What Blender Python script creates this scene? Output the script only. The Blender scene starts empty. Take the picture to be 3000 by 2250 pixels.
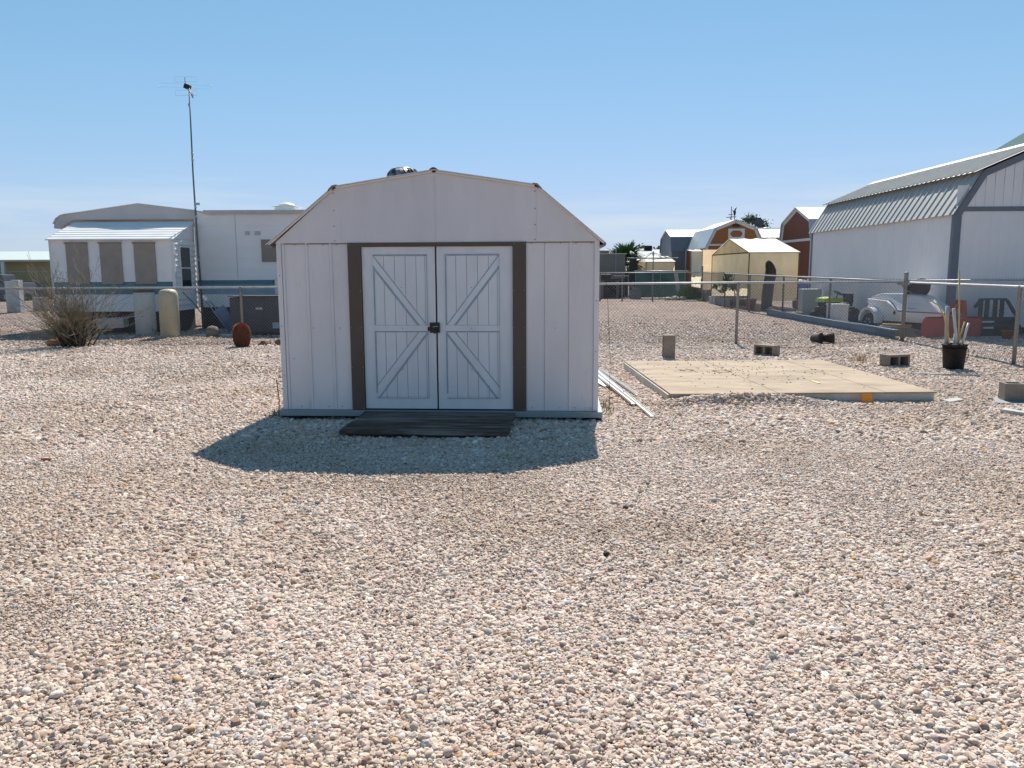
import bpy, bmesh, math, random
import numpy as np
from mathutils import Vector, Matrix, Euler
random.seed(7)
R = math.radians
sc = bpy.context.scene
C = sc.collection

# ------------------------------------------------------------------ camera
PITCH, ROLL = R(8.18), R(0.26)
fw = Vector((0, math.cos(PITCH), -math.sin(PITCH)))
r0 = Vector((1, 0, 0)); u0 = r0.cross(fw)
rt = r0*math.cos(ROLL) - u0*math.sin(ROLL); up = u0*math.cos(ROLL) + r0*math.sin(ROLL)
cd = bpy.data.cameras.new('camera'); cam = bpy.data.objects.new('camera', cd); C.objects.link(cam)
cam.matrix_world = Matrix(((rt.x, up.x, -fw.x, 0), (rt.y, up.y, -fw.y, 0), (rt.z, up.z, -fw.z, 1.5), (0, 0, 0, 1)))
cd.sensor_width = 36; cd.lens = 27.96; cd.clip_start = .05; cd.clip_end = 4000
sc.camera = cam

# ------------------------------------------------------------------ sky, sun, exposure
EL, AZ = R(48.4), R(8.3)
w = bpy.data.worlds.new('World'); sc.world = w; w.use_nodes = True
nt = w.node_tree; N = nt.nodes; L = nt.links; N.clear()
out = N.new('ShaderNodeOutputWorld'); bg = N.new('ShaderNodeBackground')
sky = N.new('ShaderNodeTexSky'); sky.sky_type = 'NISHITA'; sky.sun_disc = False
sky.sun_elevation = EL; sky.sun_rotation = AZ
sky.altitude = 0; sky.air_density = 1.0; sky.dust_density = 0.0; sky.ozone_density = 3.0
bg.inputs['Strength'].default_value = 0.085
# thin high cloud veil low in the sky, all round the horizon
tc = N.new('ShaderNodeTexCoord'); sep = N.new('ShaderNodeSeparateXYZ'); L.new(tc.outputs['Generated'], sep.inputs[0])
mp = N.new('ShaderNodeMapping'); mp.inputs['Scale'].default_value = (1.2, 1.2, 16); L.new(tc.outputs['Generated'], mp.inputs[0])
nz = N.new('ShaderNodeTexNoise'); nz.inputs['Scale'].default_value = 1.9; nz.inputs['Detail'].default_value = 7; nz.inputs['Roughness'].default_value = .6
L.new(mp.outputs[0], nz.inputs['Vector'])
cr = N.new('ShaderNodeMapRange'); cr.inputs[1].default_value = .46; cr.inputs[2].default_value = .72; L.new(nz.outputs['Fac'], cr.inputs[0])
h1 = N.new('ShaderNodeMapRange'); h1.inputs[1].default_value = .13; h1.inputs[2].default_value = .05; L.new(sep.outputs['Z'], h1.inputs[0])
h2 = N.new('ShaderNodeMapRange'); h2.inputs[1].default_value = .0; h2.inputs[2].default_value = .035; L.new(sep.outputs['Z'], h2.inputs[0])
m1 = N.new('ShaderNodeMath'); m1.operation = 'MULTIPLY'; L.new(h1.outputs[0], m1.inputs[0]); L.new(h2.outputs[0], m1.inputs[1])
m2 = N.new('ShaderNodeMath'); m2.operation = 'MULTIPLY'; L.new(m1.outputs[0], m2.inputs[0]); L.new(cr.outputs[0], m2.inputs[1])
m3 = N.new('ShaderNodeMath'); m3.operation = 'MULTIPLY'; m3.inputs[1].default_value = .9; L.new(m2.outputs[0], m3.inputs[0])
mx = N.new('ShaderNodeMix'); mx.data_type = 'RGBA'; mx.inputs[7].default_value = (5.2, 5.9, 6.2, 1)
# the same highlight roll-off over the whole dome (a camera's response to the bright horizon)
vs = N.new('ShaderNodeVectorMath'); vs.operation = 'MULTIPLY'; L.new(sky.outputs[0], vs.inputs[0]); L.new(sky.outputs[0], vs.inputs[1])
va = N.new('ShaderNodeVectorMath'); va.operation = 'ADD'; va.inputs[1].default_value = (40.4, 23.5, 68.6); L.new(vs.outputs[0], va.inputs[0])
vg = N.new('ShaderNodeGamma'); vg.inputs['Gamma'].default_value = .5; L.new(va.outputs[0], vg.inputs['Color'])
vd = N.new('ShaderNodeVectorMath'); vd.operation = 'DIVIDE'; L.new(sky.outputs[0], vd.inputs[0]); L.new(vg.outputs[0], vd.inputs[1])
vu = N.new('ShaderNodeVectorMath'); vu.operation = 'MULTIPLY'; vu.inputs[1].default_value = (5.0, 5.5, 8.8); L.new(vd.outputs[0], vu.inputs[0])
L.new(m3.outputs[0], mx.inputs[0]); L.new(vu.outputs[0], mx.inputs[6]); L.new(mx.outputs[2], bg.inputs[0]); L.new(bg.outputs[0], out.inputs[0])
sd = bpy.data.lights.new('sun', 'SUN'); sd.energy = 4.6; sd.angle = R(.53); sd.color = (1, .94, .86)
so = bpy.data.objects.new('sun', sd); C.objects.link(so); so.location = (10, 30, 40)
sv = Vector((math.sin(AZ)*math.cos(EL), math.cos(AZ)*math.cos(EL), math.sin(EL)))
so.rotation_euler = sv.to_track_quat('Z', 'Y').to_euler()
sc.view_settings.view_transform = 'Standard'; sc.view_settings.look = 'None'
sc.view_settings.gamma = 1; sc.view_settings.use_curve_mapping = False
sc.view_settings.exposure = 0.7
sc.render.engine = 'CYCLES'; sc.cycles.max_bounces = 6; sc.cycles.diffuse_bounces = 4

# ------------------------------------------------------------------ helpers
def srgb(r, g, b):
    f = lambda c: c/12.92 if c <= .04045 else ((c+.055)/1.055)**2.4
    return (f(r/255), f(g/255), f(b/255))
def mat(name, col, rough=.6, metal=0., var=.12, scale=5., bump=0., bscale=60., spec=.4, col2=None, c2scale=3., c2lo=.55, c2hi=.7, stretch=(1, 1, 1)):
    m = bpy.data.materials.new(name); m.use_nodes = True; t = m.node_tree; n = t.nodes; l = t.links
    b = n['Principled BSDF']; b.inputs['Roughness'].default_value = rough; b.inputs['Metallic'].default_value = metal
    b.inputs['Specular IOR Level'].default_value = spec
    tcd = n.new('ShaderNodeTexCoord'); mpp = n.new('ShaderNodeMapping'); mpp.inputs['Scale'].default_value = stretch
    l.new(tcd.outputs['Object'], mpp.inputs[0])
    nn = n.new('ShaderNodeTexNoise'); nn.inputs['Scale'].default_value = scale; nn.inputs['Detail'].default_value = 6; nn.inputs['Roughness'].default_value = .65
    l.new(mpp.outputs[0], nn.inputs['Vector'])
    mr = n.new('ShaderNodeMapRange'); mr.inputs[1].default_value = .28; mr.inputs[2].default_value = .72; mr.inputs[3].default_value = 1-var; mr.inputs[4].default_value = 1+var*.6
    l.new(nn.outputs['Fac'], mr.inputs[0])
    mc = n.new('ShaderNodeMix'); mc.data_type = 'RGBA'; mc.blend_type = 'MULTIPLY'; mc.inputs[0].default_value = 1
    mc.inputs[6].default_value = (*col, 1); l.new(mr.outputs[0], mc.inputs[7])
    last = mc.outputs[2]
    if col2 is not None:
        n2 = n.new('ShaderNodeTexNoise'); n2.inputs['Scale'].default_value = c2scale; n2.inputs['Detail'].default_value = 8; n2.inputs['Roughness'].default_value = .7
        l.new(mpp.outputs[0], n2.inputs['Vector'])
        r2 = n.new('ShaderNodeMapRange'); r2.inputs[1].default_value = c2lo; r2.inputs[2].default_value = c2hi; l.new(n2.outputs['Fac'], r2.inputs[0])
        m4 = n.new('ShaderNodeMix'); m4.data_type = 'RGBA'; m4.inputs[7].default_value = (*col2, 1); l.new(r2.outputs[0], m4.inputs[0]); l.new(last, m4.inputs[6]); last = m4.outputs[2]
    l.new(last, b.inputs['Base Color'])
    if bump:
        n3 = n.new('ShaderNodeTexNoise'); n3.inputs['Scale'].default_value = bscale; n3.inputs['Detail'].default_value = 4; l.new(mpp.outputs[0], n3.inputs['Vector'])
        bp = n.new('ShaderNodeBump'); bp.inputs['Strength'].default_value = bump; bp.inputs['Distance'].default_value = .01
        l.new(n3.outputs['Fac'], bp.inputs['Height']); l.new(bp.outputs[0], b.inputs['Normal'])
    return m

class B:
    """collects shapes in one bmesh; done() links it as one object"""
    def __init__(s): s.b = bmesh.new()
    def box(s, x0, x1, y0, y1, z0, z1, bev=0, mx=None):
        return s.cbox(((x0+x1)/2, (y0+y1)/2, (z0+z1)/2), (abs(x1-x0), abs(y1-y0), abs(z1-z0)), None, bev, mx)
    def cbox(s, c, size, rot=None, bev=0, mx=None):
        t = bmesh.new(); bmesh.ops.create_cube(t, size=1)
        bmesh.ops.scale(t, vec=size, verts=t.verts)
        if bev: bmesh.ops.bevel(t, geom=t.edges[:], offset=bev, segments=2, affect='EDGES', profile=.7)
        m = Matrix.Translation(c)
        if rot is not None: m = m @ Euler(rot).to_matrix().to_4x4()
        if mx is not None: m = mx @ m
        return s._add(t, m)
    def _add(s, t, m=None):
        if m is not None: bmesh.ops.transform(t, matrix=m, verts=t.verts)
        mp_ = {v: s.b.verts.new(v.co) for v in t.verts}
        for f in t.faces:
            try: nf = s.b.faces.new([mp_[v] for v in f.verts]); nf.smooth = f.smooth
            except ValueError: pass
        t.free(); return s
    def prism(s, poly, a0, a1, axis='y', mx=None):
        t = bmesh.new()
        def p3(p, a): return {'y': (p[0], a, p[1]), 'x': (a, p[0], p[1]), 'z': (p[0], p[1], a)}[axis]
        v0 = [t.verts.new(p3(p, a0)) for p in poly]; v1 = [t.verts.new(p3(p, a1)) for p in poly]
        k = len(poly); t.faces.new(v0); t.faces.new(v1[::-1])
        for i in range(k): t.faces.new((v0[i], v1[i], v1[(i+1) % k], v0[(i+1) % k]))
        bmesh.ops.recalc_face_normals(t, faces=t.faces)
        return s._add(t, mx)
    def tube(s, pts, r, n=8, cap=True, smooth=True):
        t = bmesh.new(); pts = [Vector(p) for p in pts]; rings = []
        rr = r if isinstance(r, (list, tuple)) else [r]*len(pts)
        prev = None
        for i, p in enumerate(pts):
            d = (pts[min(i+1, len(pts)-1)] - pts[max(i-1, 0)])
            d = d.normalized() if d.length > 1e-9 else Vector((0, 0, 1))
            if prev is None:
                a = d.orthogonal().normalized()
            else:
                a = prev - d*prev.dot(d); a = a.normalized() if a.length > 1e-6 else d.orthogonal().normalized()
            prev = a; bb = d.cross(a)
            rings.append([t.verts.new(p + (a*math.cos(2*math.pi*k/n) + bb*math.sin(2*math.pi*k/n))*rr[i]) for k in range(n)])
        for i in range(len(rings)-1):
            for k in range(n):
                f = t.faces.new((rings[i][k], rings[i][(k+1) % n], rings[i+1][(k+1) % n], rings[i+1][k])); f.smooth = smooth
        if cap: t.faces.new(rings[0][::-1]); t.faces.new(rings[-1])
        return s._add(t)
    def lathe(s, prof, n=24, c=(0, 0, 0), rib=0, ribs=0, mx=None, smooth=True):
        t = bmesh.new(); rings = []
        for (r, z) in prof:
            rings.append([t.verts.new((c[0]+r*(1+rib*math.cos(ribs*2*math.pi*k/n))*math.cos(2*math.pi*k/n), c[1]+r*(1+rib*math.cos(ribs*2*math.pi*k/n))*math.sin(2*math.pi*k/n), c[2]+z)) for k in range(n)])
        for i in range(len(rings)-1):
            for k in range(n):
                f = t.faces.new((rings[i][k], rings[i][(k+1) % n], rings[i+1][(k+1) % n], rings[i+1][k])); f.smooth = smooth
        t.faces.new(rings[0][::-1]); t.faces.new(rings[-1])
        return s._add(t, mx)
    def ball(s, c, size, sub=2, jit=0, seed=0):
        t = bmesh.new(); bmesh.ops.create_icosphere(t, subdivisions=sub, radius=1); rg = random.Random(seed)
        for v in t.verts:
            v.co *= 1+rg.uniform(-jit, jit)
            v.co = Vector((v.co.x*size[0]+c[0], v.co.y*size[1]+c[1], v.co.z*size[2]+c[2]))
        return s._add(t)
    def face(s, pts):
        s.b.faces.new([s.b.verts.new(p) for p in pts]); return s
    def slab(s, p, q, rr, ss, th):
        """a sheet p,q,rr,ss given a thickness th along its normal (downwards)"""
        P_ = [Vector(a) for a in (p, q, rr, ss)]; nn = (P_[1]-P_[0]).cross(P_[3]-P_[0]).normalized()*th
        a = [s.b.verts.new(x) for x in P_]; b = [s.b.verts.new(x-nn) for x in P_]
        s.b.faces.new(a); s.b.faces.new(b[::-1])
        for i in range(4): s.b.faces.new((a[i], b[i], b[(i+1) % 4], a[(i+1) % 4]))
        return s
    def done(s, name, m, parent=None, smooth=None, label=None, kind=None, loc=None):
        bmesh.ops.recalc_face_normals(s.b, faces=s.b.faces)
        me = bpy.data.meshes.new(name); s.b.to_mesh(me); s.b.free()
        if smooth is not None:
            for p in me.polygons: p.use_smooth = smooth
        me.materials.append(m)
        o = bpy.data.objects.new(name, me); C.objects.link(o)
        if parent is not None: o.parent = parent
        if label: o['label'] = label
        if kind: o['kind'] = kind
        if loc: o.location = loc
        return o
def thing(name, label, cat, loc=(0, 0, 0), rz=0., group=None):
    o = bpy.data.objects.new(name, None); C.objects.link(o); o.location = loc; o.rotation_euler = (0, 0, rz)
    o.empty_display_size = .2; o['label'] = label; o['category'] = cat
    if group: o['group'] = group
    return o
def tag(o, label, cat, group=None):
    o['label'] = label; o['category'] = cat
    if group: o['group'] = group
    return o
def dup(root, loc, rz, label, group=None):
    r = root.copy(); C.objects.link(r); r.location = loc; r.rotation_euler = (0, 0, rz); r['label'] = label
    if group: r['group'] = group
    for ch in list(root.children):
        c = ch.copy(); C.objects.link(c); c.parent = r
        for g in ch.children:
            d = g.copy(); C.objects.link(d); d.parent = c
    return r
def share(o, parent, loc=(0, 0, 0), rot=(0, 0, 0)):
    c = o.copy(); C.objects.link(c); c.parent = parent; c.location = loc; c.rotation_euler = rot
    return c

# ------------------------------------------------------------------ materials
WHITE = mat('shed_white_steel', (.67, .64, .65), .5, var=.12, scale=1.6, bump=.35, bscale=2.2, col2=(.40, .35, .30), c2scale=3.8, c2lo=.60, c2hi=.92, stretch=(1.6, 1.6, .5))
GABLE = mat('shed_gable_steel', (.645, .615, .63), .5, var=.10, scale=1.3, bump=.35, bscale=1.8, col2=(.42, .38, .34), c2scale=3.0, c2lo=.60, c2hi=.95, stretch=(1.4, 1.4, .5))
DOORW = mat('shed_door_paint', (.66, .665, .69), .5, var=.10, scale=2.5, col2=(.45, .42, .38), c2scale=4.0, c2lo=.60, c2hi=.95, stretch=(1.6, 1.6, .5))
BLUELINE = mat('faded_blue_paint', (.29, .37, .45), .55, var=.25, scale=14)
PLANKLINE = mat('plank_groove_grey', (.20, .24, .28), .6, var=.2, scale=20)
BROWN = mat('brown_steel', (.088, .064, .047), .5, var=.15, scale=3)
BROWN2 = mat('brown_flashing', (.27, .225, .19), .6, var=.2, scale=8)
ROOFED = mat('shed_roof_steel', (.66, .64, .62), .5, var=.1, scale=3)
BASETRIM = mat('grey_green_sill', (.24, .28, .29), .5, var=.12, scale=4)
DARKWOOD = mat('dark_skid_wood', (.045, .035, .028), .85, var=.3, scale=9, bump=.4)
BLACK = mat('black_metal', (.012, .012, .013), .45, var=.2)
BLACKPL = mat('black_plastic', (.007, .007, .008), .65, var=.2, scale=8)
GALV = mat('galvanised_steel', (.42, .43, .44), .5, metal=.35, var=.25, scale=7)
GALVD = mat('weathered_galvanised', (.24, .25, .26), .6, metal=.25, var=.3, scale=6)
ALU = mat('turbine_aluminium', (.36, .37, .39), .45, metal=.7, var=.15, scale=12)
STEPW = mat('worn_stained_step', (.095, .066, .050), .85, var=.4, scale=6, bump=.5, bscale=30, col2=(.24, .215, .19), c2scale=1.9, c2lo=.48, c2hi=.66, spec=.15, stretch=(.55, 5, 3))
PLY = mat('weathered_plywood', (.38, .295, .205), .85, var=.25, scale=3, bump=.25, bscale=40, col2=(.18, .135, .095), c2scale=1.3, c2lo=.46, c2hi=.74, stretch=(.7, 2.2, 1))
RIM = mat('grey_rim_board', (.45, .44, .41), .8, var=.2, scale=6, bump=.3)
CMU = mat('concrete_block', (.24, .205, .17), .9, var=.2, scale=12, bump=.5, bscale=120)
HOMEW = mat('home_white_siding', (.84, .81, .79), .5, var=.08, scale=.8, col2=(.52, .49, .45), c2scale=1.2, c2lo=.6, c2hi=.85)
FASCIA = mat('home_grey_fascia', (.50, .49, .485), .6, var=.12, scale=1.4)
AWN = mat('white_roof_panel', (.82, .80, .77), .5, var=.08, scale=2)
SHUT = mat('brown_window_cover', (.34, .285, .24), .8, var=.15, scale=4, bump=.2)
TEAL = mat('teal_band', (.10, .20, .235), .5, var=.2, scale=3)
TEAL2 = mat('faded_blue_band', (.26, .38, .47), .55, var=.2, scale=3)
SKIRT = mat('dark_skirting', (.05, .042, .038), .9, var=.3, scale=3)
GLASS = mat('dark_window_glass', (.015, .018, .022), .08, var=.1, spec=.6)
TRIMW = mat('white_trim', (.70, .70, .69), .5, var=.06)
TANKW = mat('rusty_white_tank', (.58, .56, .52), .55, var=.12, scale=5, col2=(.16, .075, .035), c2scale=7, c2lo=.62, c2hi=.66, stretch=(1, 1, .5))
TANKY = mat('cream_tank', (.55, .48, .33), .5, var=.15, scale=4, col2=(.30, .24, .13), c2scale=3, c2lo=.62, c2hi=.8)
RUST = mat('rust', (.14, .06, .03), .9, var=.35, scale=14, bump=.4)
GREYBOX = mat('dark_grey_cabinet', (.065, .065, .07), .6, var=.15)
BLUEP = mat('blue_paint', (.10, .20, .36), .5, var=.2, scale=5)
ROCK = mat('brown_rock', (.20, .13, .085), .9, var=.35, scale=9, bump=.7, bscale=18)
ROCKG = mat('grey_green_rock', (.20, .185, .14), .9, var=.3, scale=7, bump=.6, bscale=20)
BARNW = mat('barn_white_siding', (.80, .765, .75), .6, var=.06, scale=1.2, bump=.05, bscale=20)
BARNG = mat('barn_grey_trim', (.165, .185, .215), .6, var=.12, scale=3)
BARNR = mat('barn_roof_metal', (.42, .42, .40), .6, metal=.2, var=.12, scale=1.5)
BRED = mat('stained_brown_siding', (.36, .135, .038), .6, var=.3, scale=4, stretch=(6, 6, 1))
BRED2 = mat('stained_red_brown_siding', (.20, .058, .022), .6, var=.3, scale=4, stretch=(6, 6, 1))
ROOFW = mat('white_metal_roof', (.70, .68, .62), .5, var=.1, scale=1)
ROOFB = mat('galvalume_roof', (.42, .47, .50), .45, metal=.3, var=.15, scale=1)
GREYS = mat('grey_blue_siding', (.16, .185, .21), .6, var=.12, scale=2)
TAN = mat('tan_stucco', (.25, .225, .195), .85, var=.12, scale=2)
def tarp(name, col, tr=.45):
    m = mat(name, col, .75, var=.14, scale=1.6, bump=.25, bscale=4, spec=.2)
    t = m.node_tree; b = t.nodes['Principled BSDF']; o = t.nodes['Material Output']
    tl = t.nodes.new('ShaderNodeBsdfTranslucent'); ms = t.nodes.new('ShaderNodeMixShader'); ms.inputs[0].default_value = tr
    src = b.inputs['Base Color'].links[0].from_socket
    t.links.new(src, tl.inputs[0]); t.links.new(b.outputs[0], ms.inputs[1]); t.links.new(tl.outputs[0], ms.inputs[2]); t.links.new(ms.outputs[0], o.inputs[0])
    return m
TARP = tarp('cream_tarp', (.88, .78, .57), .68); TARP2 = tarp('tan_tarp', (.74, .56, .36), .6); TARPROOF = tarp('pale_tarp_roof', (.90, .87, .80), .3)
SHADECLOTH = tarp('teal_shade_cloth', (.035, .085, .08), .2)
TRAILW = mat('glossy_white_shell', (.84, .84, .84), .22, var=.04, spec=.5)
TYRE = mat('tyre_rubber', (.02, .02, .02), .85, var=.2)
REDP = mat('faded_red_paint', (.52, .06, .035), .5, var=.2, scale=4)
ORAP = mat('orange_paint', (.62, .13, .02), .45, var=.12)
GREENP = mat('lime_green_plastic', (.28, .42, .03), .4, var=.1)
DKGREEN = mat('dark_green_paint', (.02, .038, .036), .5, var=.2)
WOODY = mat('pale_lumber', (.48, .36, .18), .8, var=.25, scale=8)
BLUESTEEL = mat('blue_steel_beam', (.11, .19, .27), .5, var=.25, scale=3)
YELLOWP = mat('yellow_paint_stick', (.62, .52, .22), .7, var=.1)
CACT = mat('cactus_green_brown', (.05, .047, .03), .85, var=.3, scale=10, bump=.3)
SPINE = mat('red_spines', (.30, .10, .055), .7, var=.3, scale=30)
TWIG = mat('grey_brown_twig', (.25, .205, .15), .85, var=.35, scale=6)
TWIGG = mat('green_twig', (.19, .165, .09), .8, var=.3, scale=6)
PALM = mat('palm_leaf', (.075, .15, .035), .5, var=.3, scale=3)
LEAF = mat('tree_leaf', (.11, .15, .06), .6, var=.35, scale=2)
WEED = mat('weed_green', (.10, .15, .035), .7, var=.35, scale=4)
ORANGE = mat('orange_tag', (.70, .25, .02), .6, var=.1)
TERRA = mat('terracotta', (.34, .11, .04), .8, var=.2)
WHITEMET = mat('white_metal_strip', (.66, .66, .65), .4, var=.06)
CLEARPL = mat('cloudy_tube', (.52, .52, .49), .35, var=.15)

# ------------------------------------------------------------------ ground
def hgt(x, y):
    return -.006 + .005*np.sin(1.1*x+.3)*np.sin(.9*y+1) + .004*np.sin(2.3*x+1.7*y) + .003*np.sin(3.1*y-1.9*x+.7)
GR = bpy.data.materials.new('gravel_ground'); GR.use_nodes = True
t = GR.node_tree; n = t.nodes; l = t.links; bs = n['Principled BSDF']; bs.inputs['Roughness'].default_value = .9; bs.inputs['Specular IOR Level'].default_value = .2
tcd = n.new('ShaderNodeTexCoord')
vo = n.new('ShaderNodeTexVoronoi'); vo.inputs['Scale'].default_value = 36; vo.inputs['Randomness'].default_value = 1; l.new(tcd.outputs['Object'], vo.inputs['Vector'])
sp = n.new('ShaderNodeSeparateColor'); l.new(vo.outputs['Color'], sp.inputs[0])
ra = n.new('ShaderNodeValToRGB'); l.new(sp.outputs[0], ra.inputs[0])
pal = [(0, (.035, .025, .02)), (.18, (.11, .075, .06)), (.35, (.22, .155, .125)), (.6, (.285, .21, .172)), (.8, (.25, .20, .175)), (.93, (.38, .305, .26)), (1, (.50, .43, .37))]
while len(ra.color_ramp.elements) < len(pal): ra.color_ramp.elements.new(.5)
for e, (p, c) in zip(ra.color_ramp.elements, pal): e.position = p; e.color = (*c, 1)
nb = n.new('ShaderNodeTexNoise'); nb.inputs['Scale'].default_value = .45; nb.inputs['Detail'].default_value = 5; l.new(tcd.outputs['Object'], nb.inputs['Vector'])
mrn = n.new('ShaderNodeMapRange'); mrn.inputs[1].default_value = .35; mrn.inputs[2].default_value = .65; mrn.inputs[3].default_value = .84; mrn.inputs[4].default_value = 1.08; l.new(nb.outputs['Fac'], mrn.inputs[0])
mm = n.new('ShaderNodeMix'); mm.data_type = 'RGBA'; mm.blend_type = 'MULTIPLY'; mm.inputs[0].default_value = 1; l.new(ra.outputs[0], mm.inputs[6]); l.new(mrn.outputs[0], mm.inputs[7])
v2 = n.new('ShaderNodeTexVoronoi'); v2.inputs['Scale'].default_value = 13; l.new(tcd.outputs['Object'], v2.inputs['Vector'])
s2_ = n.new('ShaderNodeSeparateColor'); l.new(v2.outputs['Color'], s2_.inputs[0])
mr2 = n.new('ShaderNodeMapRange'); mr2.inputs[3].default_value = .62; mr2.inputs[4].default_value = 1.34; l.new(s2_.outputs[1], mr2.inputs[0])
mm2 = n.new('ShaderNodeMix'); mm2.data_type = 'RGBA'; mm2.blend_type = 'MULTIPLY'; mm2.inputs[0].default_value = 1; l.new(mm.outputs[2], mm2.inputs[6]); l.new(mr2.outputs[0], mm2.inputs[7])
l.new(mm2.outputs[2], bs.inputs['Base Color'])
bp = n.new('ShaderNodeBump'); bp.inputs['Strength'].default_value = .9; bp.inputs['Distance'].default_value = .012; bp.invert = True
l.new(vo.outputs['Distance'], bp.inputs['Height']); l.new(bp.outputs[0], bs.inputs['Normal'])
xs = np.unique(np.concatenate([-np.geomspace(20, 1500, 14), np.linspace(-20, 20, 161), np.geomspace(20, 1500, 14)]))
ys = np.unique(np.concatenate([-np.geomspace(6, 300, 8), np.linspace(-6, 34, 161), np.geomspace(34, 2500, 16)]))
gx, gy = np.meshgrid(xs, ys); fade = np.clip(1-(np.hypot(gx, gy-14)-26)/10, 0, 1); gz = hgt(gx, gy)*fade
nx, ny = len(xs), len(ys)
vv = np.stack([gx.ravel(), gy.ravel(), gz.ravel()], 1)
ii = np.arange(ny-1)[:, None]*nx + np.arange(nx-1)[None]; q = np.stack([ii, ii+1, ii+nx+1, ii+nx], -1).reshape(-1, 4)
me = bpy.data.meshes.new('ground'); me.from_pydata(vv.tolist(), [], q.tolist()); me.materials.append(GR)
go = bpy.data.objects.new('ground', me); C.objects.link(go); go['kind'] = 'structure'

# loose gravel: every stone a real pebble (instanced), from the lens out to where they get smaller than a pixel
rng = np.random.default_rng(3)
def patch(y0, y1, s):
    hw = lambda y: .66*y + 1.9
    X = np.arange(-hw(y1), hw(y1), s); Yv = np.arange(y0, y1, s)
    a, b = np.meshgrid(X, Yv); a = a.ravel() + rng.uniform(-.5, .5, a.size)*s*1.1; b = b.ravel() + rng.uniform(-.5, .5, b.size)*s*1.1
    k = np.abs(a) < hw(b); a, b = a[k], b[k]
    return a, b, np.full(a.size, s)
parts = [patch(1.6, 3.6, .0088), patch(3.6, 6.8, .0106), patch(6.8, 11, .0158), patch(11, 16, .0240), patch(16, 26, .042)]
px = np.concatenate([p[0] for p in parts]); py = np.concatenate([p[1] for p in parts]); ps = np.concatenate([p[2] for p in parts])
keep = rng.uniform(0, 1, px.size) > np.clip((py-13)/11, 0, 1)*.9
px, py, ps = px[keep], py[keep], ps[keep]; keep = np.ones(px.size, bool)
def rect_out(x0, y0, ang, w_, d_):
    dx, dy = px-x0, py-y0; u = dx*math.cos(ang)+dy*math.sin(ang); v = -dx*math.sin(ang)+dy*math.cos(ang)
    return ~((u > 0) & (u < w_) & (v > 0) & (v < d_))
keep &= rect_out(-2.25, 8.08, R(-3.63), 3.05, 2.3); keep &= rect_out(1.9, 9.0, R(1.2), 2.85, 2.85)
# broad drifts of darker, browner stone
def vn(x, y, s, seed):
    r_ = np.random.default_rng(seed); T = r_.uniform(0, 1, (64, 64)); u = x/s+20; v = y/s+20
    iu, iv = np.floor(u).astype(int), np.floor(v).astype(int); fu, fv = u-iu, v-iv; fu = fu*fu*(3-2*fu); fv = fv*fv*(3-2*fv)
    g = lambda a, b: T[a % 64, b % 64]
    return (g(iu, iv)*(1-fu)+g(iu+1, iv)*fu)*(1-fv) + (g(iu, iv+1)*(1-fu)+g(iu+1, iv+1)*fu)*fv
px, py, ps = px[keep], py[keep], ps[keep]
# stones banked against the platform front and the step
hm = lambda x, y: .105*np.exp(-((x-2.6)/.85)**4 - ((y-8.77)/.11)**2) + .04*np.exp(-((x+1.75)/.35)**2-((y-7.45)/.3)**2)
ex = np.concatenate([rng.uniform(1.65, 3.6, 9000), rng.uniform(-2.3, -1.2, 2500)]); ey = np.concatenate([rng.normal(8.77, .10, 9000), rng.normal(7.45, .25, 2500)]); eh = hm(ex, ey)
ex, ey, eh = ex[eh > .015], ey[eh > .015], eh[eh > .015]; n0 = px.size
px = np.concatenate([px, ex]); py = np.concatenate([py, ey]); ps = np.concatenate([ps, np.full(ex.size, .0165)]); M_ = px.size
base = np.clip(ps*.70, .0064, .0125)*np.clip(np.exp(rng.normal(0, .40, M_)), .38, 2.5)*(.78+.5*vn(px, py, .55, 9))
scl = np.stack([base*rng.uniform(.8, 1.45, M_), base*rng.uniform(.75, 1.15, M_), base*rng.uniform(.42, .80, M_)], 1)
scl[:, 2] *= np.clip(1-(py-12)/16, .4, 1)
rot = np.stack([rng.normal(0, .36, M_), rng.normal(0, .36, M_), rng.uniform(0, 6.283, M_)], 1)
pz = hgt(px, py) + scl[:, 2]*rng.uniform(.0, .8, M_) + rng.uniform(0, .006, M_)
# heap pushed up against the front of the platform and by the step
heap = hm(px, py); heap[n0:] *= rng.uniform(.15, 1, M_-n0); pz += heap
palc = np.array([(.50, .395, .325), (.55, .445, .37), (.47, .375, .31), (.60, .515, .435), (.44, .385, .345), (.45, .42, .395), (.40, .28, .21), (.29, .195, .15), (.46, .30, .16), (.68, .61, .53), (.52, .385, .32), (.19, .16, .135), (.52, .45, .32)])
pw = np.array([.22, .17, .15, .09, .09, .05, .06, .035, .010, .025, .08, .012, .015]); pw /= pw.sum()
ci = rng.choice(len(palc), M_, p=pw)
col = np.minimum(palc[ci]*rng.uniform(.98, 1.28, (M_, 1)), .85)
dr = .55*vn(px, py, 1.1, 1)+.3*vn(px, py, .42, 2)+.15*vn(px, py, .17, 4)
dr = np.clip((dr-.50)/.22, 0, 1)
col = col*(1-dr[:, None]*np.array([.12, .15, .19]))
gm = bpy.data.meshes.new('gravel'); gm.vertices.add(M_); gm.vertices.foreach_set('co', np.stack([px, py, pz], 1).astype(np.float32).ravel())
def attr(nm, ty, arr, key):
    a = gm.attributes.new(nm, ty, 'POINT'); a.data.foreach_set(key, arr)
attr('rot', 'FLOAT_VECTOR', rot.astype(np.float32).ravel(), 'vector'); attr('scl', 'FLOAT_VECTOR', scl.astype(np.float32).ravel(), 'vector')
attr('idx', 'INT', rng.integers(0, 6, M_).astype(np.int32), 'value')
attr('col', 'FLOAT_COLOR', np.concatenate([col, np.ones((M_, 1))], 1).astype(np.float32).ravel(), 'color')
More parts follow.
